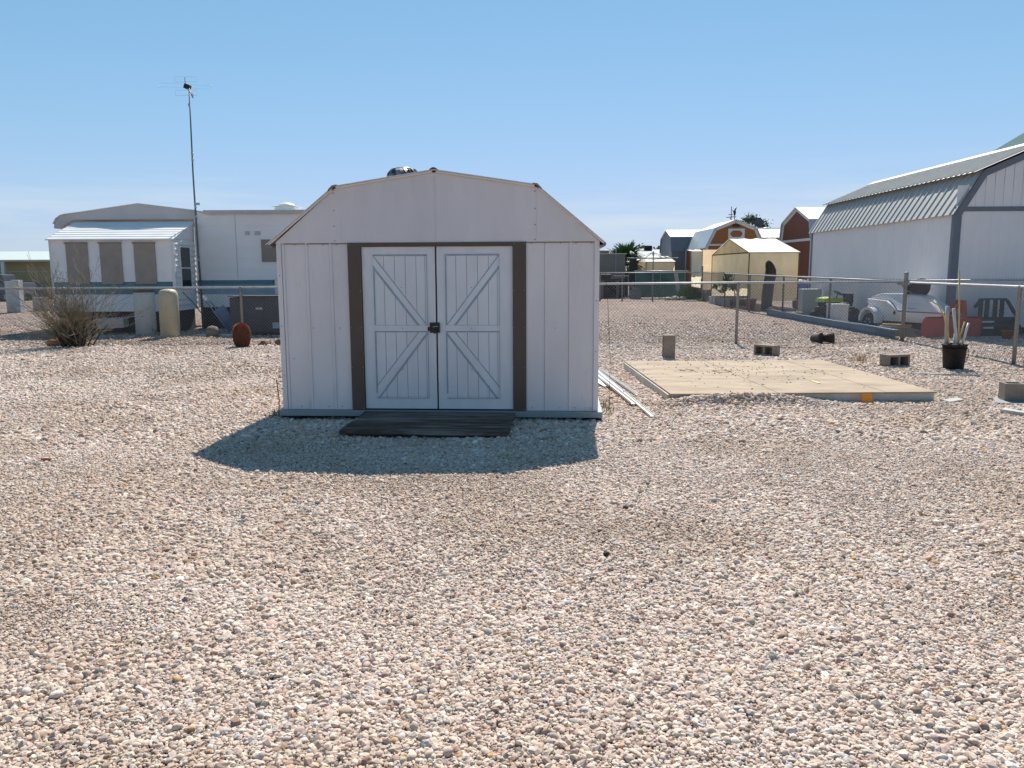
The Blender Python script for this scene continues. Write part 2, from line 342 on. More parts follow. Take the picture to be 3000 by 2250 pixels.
ST = bpy.data.materials.new('gravel_stone'); ST.use_nodes = True; t = ST.node_tree; n = t.nodes; l = t.links; bs = n['Principled BSDF']
bs.inputs['Roughness'].default_value = .8; bs.inputs['Specular IOR Level'].default_value = .25
at_ = n.new('ShaderNodeAttribute'); at_.attribute_type = 'INSTANCER'; at_.attribute_name = 'col'
tcd = n.new('ShaderNodeTexCoord'); nz_ = n.new('ShaderNodeTexNoise'); nz_.inputs['Scale'].default_value = 2.2; nz_.inputs['Detail'].default_value = 4; l.new(tcd.outputs['Object'], nz_.inputs['Vector'])
mr = n.new('ShaderNodeMapRange'); mr.inputs[1].default_value = .3; mr.inputs[2].default_value = .7; mr.inputs[3].default_value = .85; mr.inputs[4].default_value = 1.12; l.new(nz_.outputs['Fac'], mr.inputs[0])
mc = n.new('ShaderNodeMix'); mc.data_type = 'RGBA'; mc.blend_type = 'MULTIPLY'; mc.inputs[0].default_value = 1; l.new(at_.outputs['Color'], mc.inputs[6]); l.new(mr.outputs[0], mc.inputs[7]); l.new(mc.outputs[2], bs.inputs['Base Color'])
gm.materials.append(ST)
gv = bpy.data.objects.new('gravel', gm); C.objects.link(gv); gv['kind'] = 'stuff'; gv['label'] = 'loose pinkish tan and grey pebble gravel covering the yard'; gv['category'] = 'gravel'
ng = bpy.data.node_groups.new('pebbles', 'GeometryNodeTree')
ng.interface.new_socket('Geometry', in_out='INPUT', socket_type='NodeSocketGeometry'); ng.interface.new_socket('Geometry', in_out='OUTPUT', socket_type='NodeSocketGeometry')
gi = ng.nodes.new('NodeGroupInput'); gout = ng.nodes.new('NodeGroupOutput'); G = ng.nodes; K = ng.links
g2i = G.new('GeometryNodeGeometryToInstance')
for k in range(6):
    ic = G.new('GeometryNodeMeshIcoSphere'); ic.inputs['Radius'].default_value = 1; ic.inputs['Subdivisions'].default_value = 1 if k < 3 else 2
    sp_ = G.new('GeometryNodeSetPosition'); pos = G.new('GeometryNodeInputPosition'); no = G.new('ShaderNodeTexNoise'); no.noise_dimensions = '4D'
    no.inputs['W'].default_value = k*3.7; no.inputs['Scale'].default_value = .95; no.inputs['Detail'].default_value = 1.5
    mrg = G.new('ShaderNodeMapRange'); mrg.inputs[1].default_value = .3; mrg.inputs[2].default_value = .7; mrg.inputs[3].default_value = -.42; mrg.inputs[4].default_value = .42 if k < 3 else .3
    K.new(no.outputs['Fac'], mrg.inputs[0]); vm = G.new('ShaderNodeVectorMath'); vm.operation = 'SCALE'; K.new(pos.outputs[0], vm.inputs[0]); K.new(mrg.outputs[0], vm.inputs['Scale'])
    K.new(ic.outputs['Mesh'], sp_.inputs['Geometry']); K.new(vm.outputs[0], sp_.inputs['Offset'])
    sm = G.new('GeometryNodeSetMaterial'); sm.inputs['Material'].default_value = ST; K.new(sp_.outputs[0], sm.inputs[0])
    if k == 5: 
        ss = G.new('GeometryNodeSetShadeSmooth'); ss.inputs['Shade Smooth'].default_value = True; K.new(sm.outputs[0], ss.inputs[0]); K.new(ss.outputs[0], g2i.inputs[0])
    else: K.new(sm.outputs[0], g2i.inputs[0])
iop = G.new('GeometryNodeInstanceOnPoints'); iop.inputs['Pick Instance'].default_value = True
def named(nm, ty):
    a = G.new('GeometryNodeInputNamedAttribute'); a.data_type = ty; a.inputs['Name'].default_value = nm; return a.outputs[0]
e2r = G.new('FunctionNodeEulerToRotation'); K.new(named('rot', 'FLOAT_VECTOR'), e2r.inputs[0])
K.new(gi.outputs[0], iop.inputs['Points']); K.new(g2i.outputs[0], iop.inputs['Instance']); K.new(named('idx', 'INT'), iop.inputs['Instance Index']); K.new(e2r.outputs[0], iop.inputs['Rotation']); K.new(named('scl', 'FLOAT_VECTOR'), iop.inputs['Scale'])
K.new(iop.outputs[0], gout.inputs[0])
md = gv.modifiers.new('pebbles', 'NODES'); md.node_group = ng

# ------------------------------------------------------------------ the shed
SH = thing('storage_shed', 'white steel gambrel shed with barn-pattern double doors and brown door jambs', 'shed', (-2.319, 7.993, 0), R(-3.628))
DEP = 2.42; W = 3.172
def wallpanel(x0, x1, z0=.105, z1=1.772):
    B().prism([(x0, 0), (x0+.006, -.010), (x0+.026, -.010), (x0+.034, 0), (x1-.001, 0), (x1-.001, .012), (x0, .012)], z0, z1, 'z').done('wall_panel', WHITE, SH)
for a, b in ((.041, .277), (.277, .519), (.519, .716), (2.462, 2.645), (2.645, 2.882), (2.882, 3.128)): wallpanel(a, b)
for a, b in ((-.008, .041), (3.128, 3.178)): B().box(a, b, -.016, .03, .105, 1.770, .004).done('corner_trim', WHITE, SH)
GP = [(-.013, 1.772), (.598, 2.287), (1.583, 2.432), (2.572, 2.284), (3.178, 1.768)]
def gz_(x):
    for (a, b), (c, d) in zip(GP, GP[1:]):
        if a <= x <= c: return b+(d-b)*(x-a)/(c-a)
for i in range(4):
    (a, b), (c, d) = GP[i], GP[i+1]; o = -.020 if i in (1, 3) else -.0165
    z0 = 1.768
    B().prism([(a+.0002, z0), (c-.0002, z0), (c-.0002, d), (a+.0002, b+.001)], o, .012, 'y').done('gable_panel', GABLE, SH)
B().box(.0, 3.165, -.010, .0, 1.755, 1.7675).done('gable_drip_edge', BROWN2, SH)
B().box(.842, 2.338, -.030, .02, 1.7285, 1.767, .003).done('door_track', BROWN, SH)
for a, b in ((.711, .842), (2.338, 2.466)):
    B().box(a, b, -.032, .004, .104, 1.7675, .004).done('door_jamb', BROWN, SH)
# doors: plate, planks, braces, painted edges
def door(x0, x1, px0, px1, flip):
    z0, z1 = .118, 1.7275; pz0, pz1, rm1, rm0 = .226, 1.652, .957, .902
    D = B().box(x0, x1, -.006, .010, z0, z1, .003).done('door', DOORW, SH)
    X = (lambda u: px0+u) if not flip else (lambda u: px1-u)
    wd = px1-px0
    # plank field (joints are open grooves)
    B().box(px0+.001, px1-.001, -.0072, -.0063, pz0, pz1).done('groove_backing', PLANKLINE, D)
    n_ = 5; pw_ = wd/n_
    for zz0, zz1 in ((pz0, rm0), (rm1, pz1)):
        for i in range(n_):
            B().box(px0+i*pw_+.0022, px0+(i+1)*pw_-.0022, -.0095, -.0070, zz0+.001, zz1-.001).done('plank', DOORW, D)
    def poly(pts, y, nm, m): B().prism([(X(u), v) for u, v in pts], y, -.0075, 'y').done(nm, m, D)
    bw, bh = .078, .104
    poly([(0, pz1), (wd, rm1), (wd-bw, rm1), (0, pz1-bh)], -.0125, 'brace_board', DOORW)
    poly([(wd, rm0), (0, pz0), (0, pz0+bh), (wd-bw, rm0)], -.0125, 'brace_board', DOORW)
    B().box(px0, px1, -.0130, -.0075, rm0, rm1).done('middle_rail', DOORW, D)
    # faded blue painted edges
    y = -.0142; e = .0145; s_ = .006
    poly([(0, pz1-e), (0, pz1), (wd, pz1), (wd, pz1-e)], y, 'painted_edge', BLUELINE)
    k = bh/ (pz1-rm1)
    # lower edge of upper brace (thick), upper edge (thin)
    dz = .024
    poly([(0, pz1-bh), (wd-bw, rm1), (wd-bw-.026, rm1), (0, pz1-bh-.034)], y, 'painted_edge', BLUELINE)
    poly([(.004, pz1-.006), (wd-.002, rm1), (wd-.014, rm1), (.004, pz1-.022)], y+.0004, 'painted_edge', BLUELINE)
    poly([(wd, rm0-.001), (.016, pz0), (.0, pz0), (0, pz0-.001), (.036, pz0), (wd, rm0-.03)][:2]+[(.036, pz0), (wd, rm0-.030)], y, 'painted_edge', BLUELINE)
    poly([(wd-bw, rm0), (0, pz0+bh), (0, pz0+bh+.014), (wd-bw-.011, rm0)], y+.0004, 'painted_edge', BLUELINE)
    xl = px0; 
    for za, zb in ((pz0+.05, rm0-.004), (rm1+.004, pz1-.11 if not flip else pz1-.02)):
        B().box(px0, px0+.0135, y+.0002, -.0076, za, zb).done('painted_edge', BLUELINE, D)
    for za, zb in ((pz0, rm0), (rm1, pz1-e)):
        B().box(px1-.0025, px1, y+.0003, -.0076, za, zb).done('painted_edge', BLUELINE, D); B().box(px1-.0200, px1-.0180, y+.0003, -.0076, za, zb).done('painted_edge', BLUELINE, D)
    B().box(px0, px1, y+.0005, -.0076, rm1, rm1+.003).done('painted_edge', BLUELINE, D); B().box(px0, px1, y+.0006, -.0076, rm0-.014, rm0).done('painted_edge', BLUELINE, D)
    B().box(px0, px1, y+.0005, -.0076, pz0-.003, pz0).done('painted_edge', BLUELINE, D); B().box(px0+.01, px1, y+.0007, -.0076, pz0+.012, pz0+.0145).done('painted_edge', BLUELINE, D)
    sc_ = B(); xm = X(wd*.52)
    for zz in (1.33, .93, .52): sc_.lathe([(.0045, 0), (.003, .003)], 8, mx=Matrix.Translation((xm, -.015, zz)) @ Matrix.Rotation(R(90), 4, 'X'))
    sc_.done('door_screws', BROWN, D, kind='stuff')
    return D
door(.845, 1.572, .957, 1.491, False); door(1.587, 2.336, 1.671, 2.204, True)
# latch and padlock over the door gap
la = B().box(1.512, 1.612, -.030, -.0145, .885, .985, .003).box(1.49, 1.53, -.026, -.0145, .905, .94, .003).done('latch_plate', BLACK, SH)
B().tube([(1.545+.05*i/8, -.038-.006*math.sin(i/8*3.14), .945+.006*(i/8)) for i in range(9)], .004, 6).done('hasp_bar', GALV, la)
pb = B().box(1.553, 1.590, -.058, -.034, .880, .918, .005).done('padlock', BLACK, la)
# screws
s_ = B()
def screw(x, z, y=-.021): s_.lathe([(.006, 0), (.004, .0035)], 8, mx=Matrix.Translation((x, y, z)) @ Matrix.Rotation(R(90), 4, 'X'))
for x in (.598-.012, 2.572-.018):
    for zz in (1.79, 1.93, 2.08, 2.245): screw(x, zz)
for x in (.03, .18, .30, .46, .60, 2.52, 2.66, 2.80, 2.95, 3.10):
    screw(x, .135, -.002); screw(x, 1.752, -.011)
for x, zz in ((.015, 1.45), (.015, .95), (.015, .45), (3.15, 1.2), (3.15, .7), (.33, .93), (.60, .93), (2.75, .93), (.12, .62)): screw(x, zz, -.0165 if x < .04 or x > 3.1 else -.001)
for x in (.725, .83, 2.35, 2.452):
    for zz in (1.752, 1.3, .94, .54, .118): screw(x, zz, -.0325)
s_.done('screw_heads', GALVD, SH, kind='stuff')
# shell, floor, sill, skids
for x0, x1 in ((-.006, .010), (3.160, 3.176)): B().box(x0, x1, .031, DEP, .105, 1.768).done('side_wall', WHITE, SH)
B().prism([(0, .105), (3.17, .105)]+[(x, z) for x, z in GP[::-1]], DEP, DEP+.015, 'y').done('back_wall', WHITE, SH)
B().box(-.036, 3.222, -.055, DEP+.06, .045, .1035, .004).done('sill', BASETRIM, SH)
for x0, x1 in ((-.03, .16), (1.4, 1.55), (3.02, 3.215)): B().box(x0, x1, .0, DEP, -.02, .0445).done('skid', DARKWOOD, SH)
B().box(.0, 3.2, .05, .12, -.02, .044).done('skid', DARKWOOD, SH)
# roof: four ribbed sheets
RP = [(-.092, 1.748), (.600, 2.303), (1.583, 2.450), (2.570, 2.300), (3.238, 1.742)]
for i in range(4):
    (a, b), (c, d) = RP[i], RP[i+1]; v = Vector((c-a, d-b)).normalized(); nn = Vector((-v.y, v.x))*.008
    B().prism([(a, b), (c, d), (c+nn.x, d+nn.y), (a+nn.x, b+nn.y)], -.062, DEP+.06, 'y').done('roof_sheet', ROOFED, SH)
    if i in (0, 3):
        e = (a, b) if i == 0 else (c, d); sg = 1 if i == 0 else -1
        B().prism([(e[0], e[1]-.002), (e[0]+sg*.055, e[1]-.012), (e[0]+sg*.055, e[1]-.030), (e[0]+sg*.006, e[1]-.020)], -.058, DEP+.05, 'y').done('eave_trim', BROWN2, SH)
    f = (a, b, c, d)
    B().prism([(a+.02, b-.002+.02*(d-b)/(c-a)), (c-.02, d-.002-.02*(d-b)/(c-a)), (c-.02, d-.020-.02*(d-b)/(c-a)), (a+.02, b-.020+.02*(d-b)/(c-a))], -.048, -.022, 'y').done('rake_trim', ROOFED, SH)
for (x, z), sg in ((RP[1], 1), (RP[3], -1)):
    P3 = [(x-sg*.052, z-.042), (x-sg*.048, z-.026), (x-sg*.010, z+.012), (x+sg*.036, z+.020), (x+sg*.036, z+.008), (x, z-.002)]
    B().prism(P3, -.075, DEP+.07, 'y').done('knee_flashing', BROWN2, SH)
B().prism([(1.545, 2.448), (1.583, 2.4635), (1.621, 2.448), (1.621, 2.458), (1.595, 2.474), (1.571, 2.474), (1.545, 2.458)], -.07, DEP+.06, 'y').done('ridge_cap', BROWN, SH)
tv = B().lathe([(.15, 0), (.15, .10), (.13, .12)], 24).done('turbine_vent', ALU, SH, loc=(1.000, 1.43, 2.37))
B().lathe([(.10, .115), (.135, .265), (.06, .275)], 20).done('turbine_core', BLACK, tv)
v0 = None
for k in range(20):
    if v0 is None:
        t = B(); q = []
        for i in range(7):
            f = i/6; th = -.45*f; rr = .12+.075*math.sin(math.pi*(.12+.80*f)); z = .11+.165*f
            q.append(((rr*math.cos(th), rr*math.sin(th), z), ((rr-.018)*math.cos(th+.30), (rr-.018)*math.sin(th+.30), z)))
        for (a, b), (c, d) in zip(q, q[1:]): t.face([a, b, d, c])
        bmesh.ops.solidify(t.b, geom=t.b.faces[:], thickness=.002)
        v0 = t.done('vane', ALU, tv)
    else: share(v0, tv, rot=(0, 0, 2*math.pi*k/20))
B().lathe([(.10, .270), (.09, .288), (.02, .296)], 20).done('turbine_cap', ALU, tv)

# wooden step in front of the doors
WS = thing('wooden_step', 'dark weathered wooden step with pale worn streaks below the shed doors', 'step', (-1.50, 7.86, 0), R(-4.2))
ys_ = [0, -.20, -.405, -.60, -.78]
for i in range(4):
    x0, x1 = [(.02, 1.54), (.03, 1.53), (.0, 1.525), (-.015, 1.53)][i]
    y1, y0 = ys_[i]-.006, ys_[i+1]; zz = .098-.010*i
    B().cbox(((x0+x1)/2, (y0+y1)/2, zz-.019), (x1-x0, y1-y0, .038), (R(2.2), 0, R((-.5, .3, -.3, .5)[i])), .006).done('plank', STEPW, WS)
for x in (.12, 1.40): B().box(x, x+.05, -.74, -.03, -.02, .046).done('runner', DARKWOOD, WS)
B().box(-.02, 1.5, -.755, -.72, -.02, .036).done('front_board', DARKWOOD, WS)

# ------------------------------------------------------------------ plywood platform
PF = thing('plywood_platform', 'weathered plywood floor platform lying on the gravel beside the shed', 'platform', (1.78, 8.84, 0), R(1.1))
for i, (x0, x1) in enumerate(((0, 1.215), (1.220, 2.436), (2.441, 3.02))):
    B().box(x0, x1, -.02, 3.22, .095+.001*i, .113+.001*i, .002).done('plywood_sheet', PLY, PF)
for y0, y1 in ((0, .038), (3.16, 3.198)): B().box(.02, 3.0, y0, y1, .0, .094).done('rim_board', RIM, PF)
for x0 in (.0, .98, 1.98, 2.98): B().box(x0-.02, x0+.018, .042, 3.155, -.01, .0935).done('rim_board', RIM, PF)
d = B(); rg = random.Random(5)
for i in range(260):
    x = min(max(rg.gauss(1.35, .62), .05), 2.95); y = min(max(rg.gauss(2.0, .75), .05), 3.15); s2 = rg.uniform(.003, .009)
    d.cbox((x, y, .1155+s2*.4), (s2*rg.uniform(1, 4), s2, s2*.8), (0, 0, rg.uniform(0, 3)))
o = d.done('leaf_litter', mat('leaf_litter', (.09, .06, .035), .9, var=.3), kind='stuff', loc=(1.78, 8.84, 0)); o.rotation_euler.z = R(1.1)
o['label'] = 'small dry brown litter scattered over the plywood platform'; o['category'] = 'litter'
B().box(-.02, .016, -.12, .12, 0, .006, .001).done('paint_stick', YELLOWP, loc=(3.73, 9.68, .1152)).rotation_euler.z = R(2); tag(C.objects['paint_stick'], 'short pale yellow stick lying on the plywood platform', 'stick')
t_ = B().cbox((0, 0, .05), (.115, .006, .115), (R(-12), 0, R(2)), .002).done('orange_tag', ORANGE, loc=(3.98, 8.80, 0)); tag(t_, 'orange plastic tag leaning on the front edge of the plywood platform', 'tag')
t_ = B().cbox((0, 0, .012), (.22, .10, .012), (R(5), R(-4), R(20)), .003).done('wood_scrap', RIM, loc=(4.98, 8.86, .01)); tag(t_, 'pale wood scrap by the right front corner of the plywood platform', 'scrap')

# ------------------------------------------------------------------ concrete blocks
def cmu(name, label, loc, rot, cat='concrete block', closed=False):
    """hollow block 0.40 x 0.19 x 0.19 with two open cells (cells run along local z)"""
    t = B(); W_, D_, H = .395, .19, .19
    xs_ = [0, .033, .181, .214, .362, .395]
    for x0, x1 in ((0, .033), (.181, .214), (.362, .395)): t.box(x0-.1975, x1-.1975, -.095, .095, 0, H)
    for x0, x1 in ((.033, .181), (.214, .362)):
        for y0, y1 in ((-.095, -.064), (.064, .095)): t.box(x0-.1975, x1-.1975, y0, y1, 0, H)
    if closed: t.box(-.165, .165, -.066, .066, .004, .03)
    o = t.done(name, CMU, loc=loc); o.rotation_euler = rot; return tag(o, label, cat, 'grey concrete blocks lying about the yard')
o = cmu('concrete_block', 'concrete block standing on end behind the plywood platform', (2.565, 13.44, .1975), (0, 0, 0))
o.rotation_euler = Matrix(((0, 0, 1), (0, -1, 0), (1, 0, 0))).to_euler(); o.rotation_euler.rotate_axis('X', R(-3))
cmu('concrete_block', 'concrete block with its two cells showing, behind the middle of the platform', (4.50, 13.82, .096), (R(90), 0, R(-50)), closed=True)
cmu('concrete_block', 'concrete block lying on its side just left of the black bucket', (5.85, 12.22, .096), (R(90), 0, R(16)), closed=True)
cmu('concrete_block', 'concrete block cut by the right edge of the picture, on a grey slab', (5.74, 8.86, .022), (0, 0, R(-12)))
t_ = B().prism([(-.42, -.10), (-.25, .22), (.2, .30), (.45, .1), (.4, -.3), (-.05, -.36)], 0, .02, 'z').done('stone_slab', mat('slate_slab', (.27, .29, .29), .85, var=.15, bump=.2), loc=(5.78, 8.80, .0)); tag(t_, 'thin grey slab under the concrete block at the right edge', 'slab')
t_ = B().cbox((0, 0, .02), (.9, .10, .035), None, .004).done('lumber_piece', RIM, loc=(5.35, 7.78, .0)); t_.rotation_euler = (0, R(1), R(-58)); tag(t_, 'grey board lying in the gravel at the right edge of the picture', 'board')
t_ = B().tube([(-.45, 0, 0), (0, .012, .004), (.42, -.01, 0)], .011, 8).done('metal_rod', GALV, loc=(6.07, 11.03, .022)); t_.rotation_euler.z = R(-18); tag(t_, 'thin grey rod lying on the gravel in front of the black bucket', 'rod')
t_ = B().ball((0, 0, .014), (.017, .014, .013), 2, .18, 3).done('stone', DARKWOOD, loc=(.494, 4.03, 0)); tag(t_, 'single dark brown stone alone in the foreground gravel', 'stone')

# bucket with sticks
BK = thing('bucket', 'black plastic bucket standing on the gravel, full of upright sticks and tubes', 'bucket', (6.625, 11.85, 0))
B().lathe([(.135, 0), (.140, .01), (.168, .345), (.176, .35), (.176, .372), (.160, .375), (.158, .36), (.130, .02)], 28).done('pail', BLACKPL, BK)
B().lathe([(.172, .300), (.178, .302), (.178, .312), (.172, .314)], 28).done('rim_band', BLACKPL, BK)
B().tube([(.175*math.cos(a), -.03-.175*math.sin(a)*.35-.11*math.sin(a), .33-.20*math.sin(a)) for a in np.linspace(0, math.pi, 13)], .004, 6).done('bail_handle', BLACK, BK)
def stick(pts, r, m, label, nm='stick', n_=6):
    o = B().tube(pts, r, n_).done(nm, m, loc=(6.625, 11.85, 0)); return tag(o, label, nm.split('_')[-1])
stick([(.08, .02, .03), (.06, .05, .8), (.02, .06, 1.46)], .012, WOODY, 'tallest straight wooden stick in the black bucket')
stick([(.0, -.03, .03), (.0, -.01, .5), (-.06, 0, .90)], .020, CLEARPL, 'cloudy white tube standing second tallest in the bucket', 'plastic_tube', 10)
stick([(-.02, .03, .04), (-.12, .0, .5), (-.20, -.02, .78), (-.30, -.02, .95), (-.42, -.02, 1.02), (-.47, -.02, 1.02)], .010, WOODY, 'bent tan cane arching left out of the bucket', 'cane')
stick([(-.06, -.04, .04), (-.14, -.05, .55), (-.20, -.05, .80)], .008, WOODY, 'thin tan cane leaning left in the bucket', 'cane')
stick([(.03, .0, .05), (.14, 0, .5), (.19, .02, .68)], .016, CLEARPL, 'cloudy tube leaning farthest right in the bucket', 'plastic_tube', 10)
stick([(.02, .04, .05), (.10, .05, .5), (.15, .05, .70)], .011, WOODY, 'tan stick leaning right behind the cloudy tube in the bucket')
stick([(-.10, .03, .05), (-.12, .05, .7), (-.125, .05, .93)], .026, mat('grey_post', (.38, .38, .37), .6, var=.15), 'thick grey tube at the left side of the bucket', 'plastic_tube', 10)
stick([(.03, .05, .05), (.035, .06, .52)], .028, GALVD, 'short thick grey tube in the middle of the bucket', 'plastic_tube', 10)

# pale metal strips beside the shed
def strip(nm, p0, p1, wd, th, label, cup=.0, z=.02, m=WHITEMET):
    p0, p1 = Vector(p0), Vector(p1); d_ = p1-p0; Ln = d_.length; t = B()
    if cup: t.prism([(-wd/2, 0), (wd/2, 0), (wd/2, cup), (wd/2-.004, cup), (wd/2-.004, .004), (-wd/2+.004, .004), (-wd/2+.004, cup), (-wd/2, cup)], 0, Ln, 'y')
    else: t.box(-wd/2, wd/2, 0, Ln, 0, th, min(.002, th*.4))
    o = t.done(nm, m, loc=p0); o.rotation_euler = (math.asin(d_.z/Ln), 0, math.atan2(-d_.x, d_.y)); return tag(o, label, 'metal strip' if 'strip' in nm else 'sheet', 'pale metal offcuts on the gravel by the shed')
strip('metal_strip', (1.425, 7.95, .015), (1.20, 12.6, .03), .05, .01, 'longest white metal strip reaching nearest to the camera beside the shed', .02)
strip('metal_strip', (1.335, 8.62, .03), (1.10, 12.2, .06), .055, .01, 'second longest white metal strip, left of the longest beside the shed', .025)
strip('metal_strip', (1.47, 9.25, .03), (1.30, 11.6, .035), .035, .01, 'short grey-white metal strip on the platform side of the longest strip', .02)
strip('metal_sheet', (1.27, 10.05, .02), (1.06, 11.35, .05), .20, .004, 'flat white metal panel lying between the shed and the metal strips')
strip('metal_strip', (1.02, 11.3, .03), (.98, 14.6, .05), .06, .01, 'white metal strip lying farthest back along the shed side', .03)
rod = B().tube([(0, 0, 0), (.01, .05, .6), (-.02, .1, 1.25), (-.05, .1, 1.5)], .0022, 5).done('wire_stake', RUST, loc=(.985, 7.95, 0)); tag(rod, 'thin rusty wire stake upright by the right front corner of the shed', 'wire')
rod = B().tube([(0, 0, 0), (.012, .0, .2), (-.006, .0, .40)], .005, 5).done('wire_stake', RUST, loc=(-2.40, 8.05, 0)); tag(rod, 'short rusty wire stake by the left front corner of the shed', 'wire')
# tipped pots
for k, (x, y, a, lab) in enumerate(((6.05, 16.0, 40, 'left of two dark plant pots lying on their sides in the gravel'), (6.26, 15.95, 75, 'right of two dark plant pots lying on their sides in the gravel'))):
    o = B().lathe([(.07, 0), (.105, .19), (.112, .19), (.112, .205), (.10, .205), (.07, .03)], 20).done('plant_pot', mat('dark_pot_%d' % k, (.06, .05, .045), .7, var=.25), loc=(x, y, .105)); o.rotation_euler = (R(86), 0, R(a)); tag(o, lab, 'pot')

# ------------------------------------------------------------------ chain-link fences
def fence(label, pts, zt, posts, sub=.07, mesh=True, wire=.0021, tall=(), rail_m=GALV, post_m=GALVD, r_post=.03, over=.05, zbot=.03):
    """pts: polyline of (x,y); zt: rail height at each; posts: list of (x,y,height)"""
    o0 = Vector((pts[0][0], pts[0][1], 0)); F = thing('chain_link_fence', label, 'fence', o0)
    t = B(); t.tube([(x-o0.x, y-o0.y, z) for (x, y), z in zip(pts, zt)], .021, 8); t.done('top_rail', rail_m, F)
    for (x, y, h) in posts:
        t = B(); rr = r_post*(1.35 if h > 1.3 else 1)
        t.lathe([(rr, -.1), (rr, h-.02), (rr*1.12, h-.015), (rr*1.1, h+.01), (rr*.6, h+.03), (.003, h+.036)], 10); t.done('post', post_m, F, loc=(x-o0.x, y-o0.y, 0))
    if mesh:
        t = bmesh.new()
        for (a, b), za, zb in zip(zip(pts, pts[1:]), zt, zt[1:]):
            A = Vector((a[0], a[1], 0))-o0; D_ = Vector((b[0]-a[0], b[1]-a[1], 0)); Ln = D_.length; D_.normalize(); nrm = Vector((-D_.y, D_.x, 0))
            H = (za+zb)/2+over-zbot
            def seg(s0, z0, s1, z1, off):
                s0_, s1_ = s0, s1
                p, q_ = A+D_*s0+Vector((0, 0, z0))+nrm*off, A+D_*s1+Vector((0, 0, z1))+nrm*off
                dd = (q_-p).normalized(); e1 = dd.cross(nrm).normalized()*wire; e2 = nrm*wire
                r1 = [t.verts.new(p+v) for v in (e1, e2, -e1, -e2)]; r2 = [t.verts.new(q_+v) for v in (e1, e2, -e1, -e2)]
                for k in range(4): t.faces.new((r1[k], r1[(k+1) % 4], r2[(k+1) % 4], r2[k]))
            n_ = int((Ln+H)/sub)
            for i in range(n_):
                s = i*sub - H
                s0, z0 = (s, zbot) if s >= 0 else (0, zbot-s); e_ = min(Ln, s+H); z1 = zbot+(e_-s)
                if e_ > s0+.02: seg(s0, z0, e_, z1, .024)
                # mirrored diagonal
                s0b, z0b = Ln-s0, z0; e_b = Ln-e_
                if e_ > s0+.02: seg(s0b, z0b, e_b, z1, .029)
        me = bpy.data.meshes.new('chain_link_mesh'); t.to_mesh(me); t.free(); me.materials.append(GALVD)
        o = bpy.data.objects.new('chain_link_mesh', me); C.objects.link(o); o.parent = F; o['kind'] = 'stuff'
    return F
fence('chain-link fence crossing behind the shed in front of the white mobile home and the shrub', [(-13.6, 17.95), (-9.9, 17.7), (-5.87, 17.35), (-.6, 16.6)], [1.13, 1.135, 1.145, 1.19], [(-13.6, 17.95, 1.12), (-9.9, 17.7, 1.13), (-5.87, 17.35, 1.14), (-.6, 16.6, 1.2)])
fence('chain-link fence running from behind the shed to the tall corner post at right', [(-.52, 16.6), (4.53, 16.02), (8.05, 16.48)], [1.19, 1.222, 1.215], [(4.53, 16.02, 1.20)])
fence('side chain-link fence coming towards the camera at the right edge', [(8.12, 16.42), (7.80, 12.28), (7.55, 9.2)], [1.205, 1.205, 1.205], [(7.80, 12.28, 1.2)])
fence('side chain-link fence running away along the blue steel beam from the tall post', [(8.16, 16.6), (8.40, 21.1), (8.42, 24.8), (8.45, 31.7), (9.1, 38.3)], [1.215, 1.24, 1.26, 1.30, 1.33], [(8.12, 16.5, 1.385), (8.40, 21.1, 1.22), (8.42, 24.8, 1.24), (8.30, 27.9, 1.26), (8.45, 31.7, 1.3), (9.1, 38.3, 1.62)])
fence('far chain-link fence at the back of the gravel lot beyond the shed', [(3.6, 38.9), (9.05, 38.4)], [1.33, 1.33], [(4.3, 38.85, 1.32), (5.36, 38.75, 1.32), (6.80, 38.6, 1.32)], sub=.14, wire=.003)
fence('chain-link fence continuing right of the tall post in front of the barn gable', [(8.2, 16.55), (13.5, 17.3)], [1.235, 1.24], [(11.6, 17.03, 1.22)])

# blue steel beam along the side fence
BM = B()
BM.prism([(-.09, 0), (.09, 0), (.09, .02), (.012, .02), (.012, .17), (.09, .17), (.09, .19), (-.09, .19), (-.09, .17), (-.012, .17), (-.012, .02), (-.09, .02)], 0, 9.0, 'y')
o = BM.done('steel_beam', BLUESTEEL, loc=(8.20, 17.0, 0)); o.rotation_euler.z = R(-1.0); tag(o, 'long blue steel beam lying along the foot of the side fence', 'beam')

# ------------------------------------------------------------------ white mobile home (left)
MH = thing('mobile_home', 'white mobile home with a slant-roofed bay and three brown covered windows', 'mobile home', (-11.276, 19.7, 0))
def lap(z0, z1, pitch, y, dep=.012, back=.05):
    P_ = [(y+back, z0)]; z = z0
    while z < z1-1e-4:
        e = min(z+pitch, z1); P_ += [(y-dep, z), (y-dep, z+.012), (y, e)]; z = e
    return P_ + [(y+back, z1)]
def band(nm, x0, x1, z0, z1, y, m, pitch=.2): B().prism(lap(z0, z1, pitch, y), x0, x1, 'x').done(nm, m, MH)
band('bay_front_siding', 0, 3.0, 1.246, 2.285, .0, HOMEW); band('bay_band', 0, 3.0, .945, 1.244, -.002, TEAL, .3); band('bay_lower_siding', 0, 3.0, .522, .943, .0, HOMEW)
B().box(.06, 2.94, .03, 1.3, 0, .52).done('bay_skirting', SKIRT, MH)
nb_ = 13
for i in range(nb_):
    z0, z1 = .53+i*.135, .53+(i+1)*.135-.002
    ya = max(.0, (z1-2.28)/.58*.8) if z1 > 2.28 else .0
    B().prism([(2.95, z0), (3.028, z0), (3.028, z0+.02), (3.0, z1), (2.95, z1)], ya+.052, 1.345, 'y').done('siding_board', HOMEW, MH)
B().prism([(.052, 2.285), (1.30, 2.285), (1.30, 2.735)], 2.955, 3.012, 'x').done('bay_side_gable', HOMEW, MH)
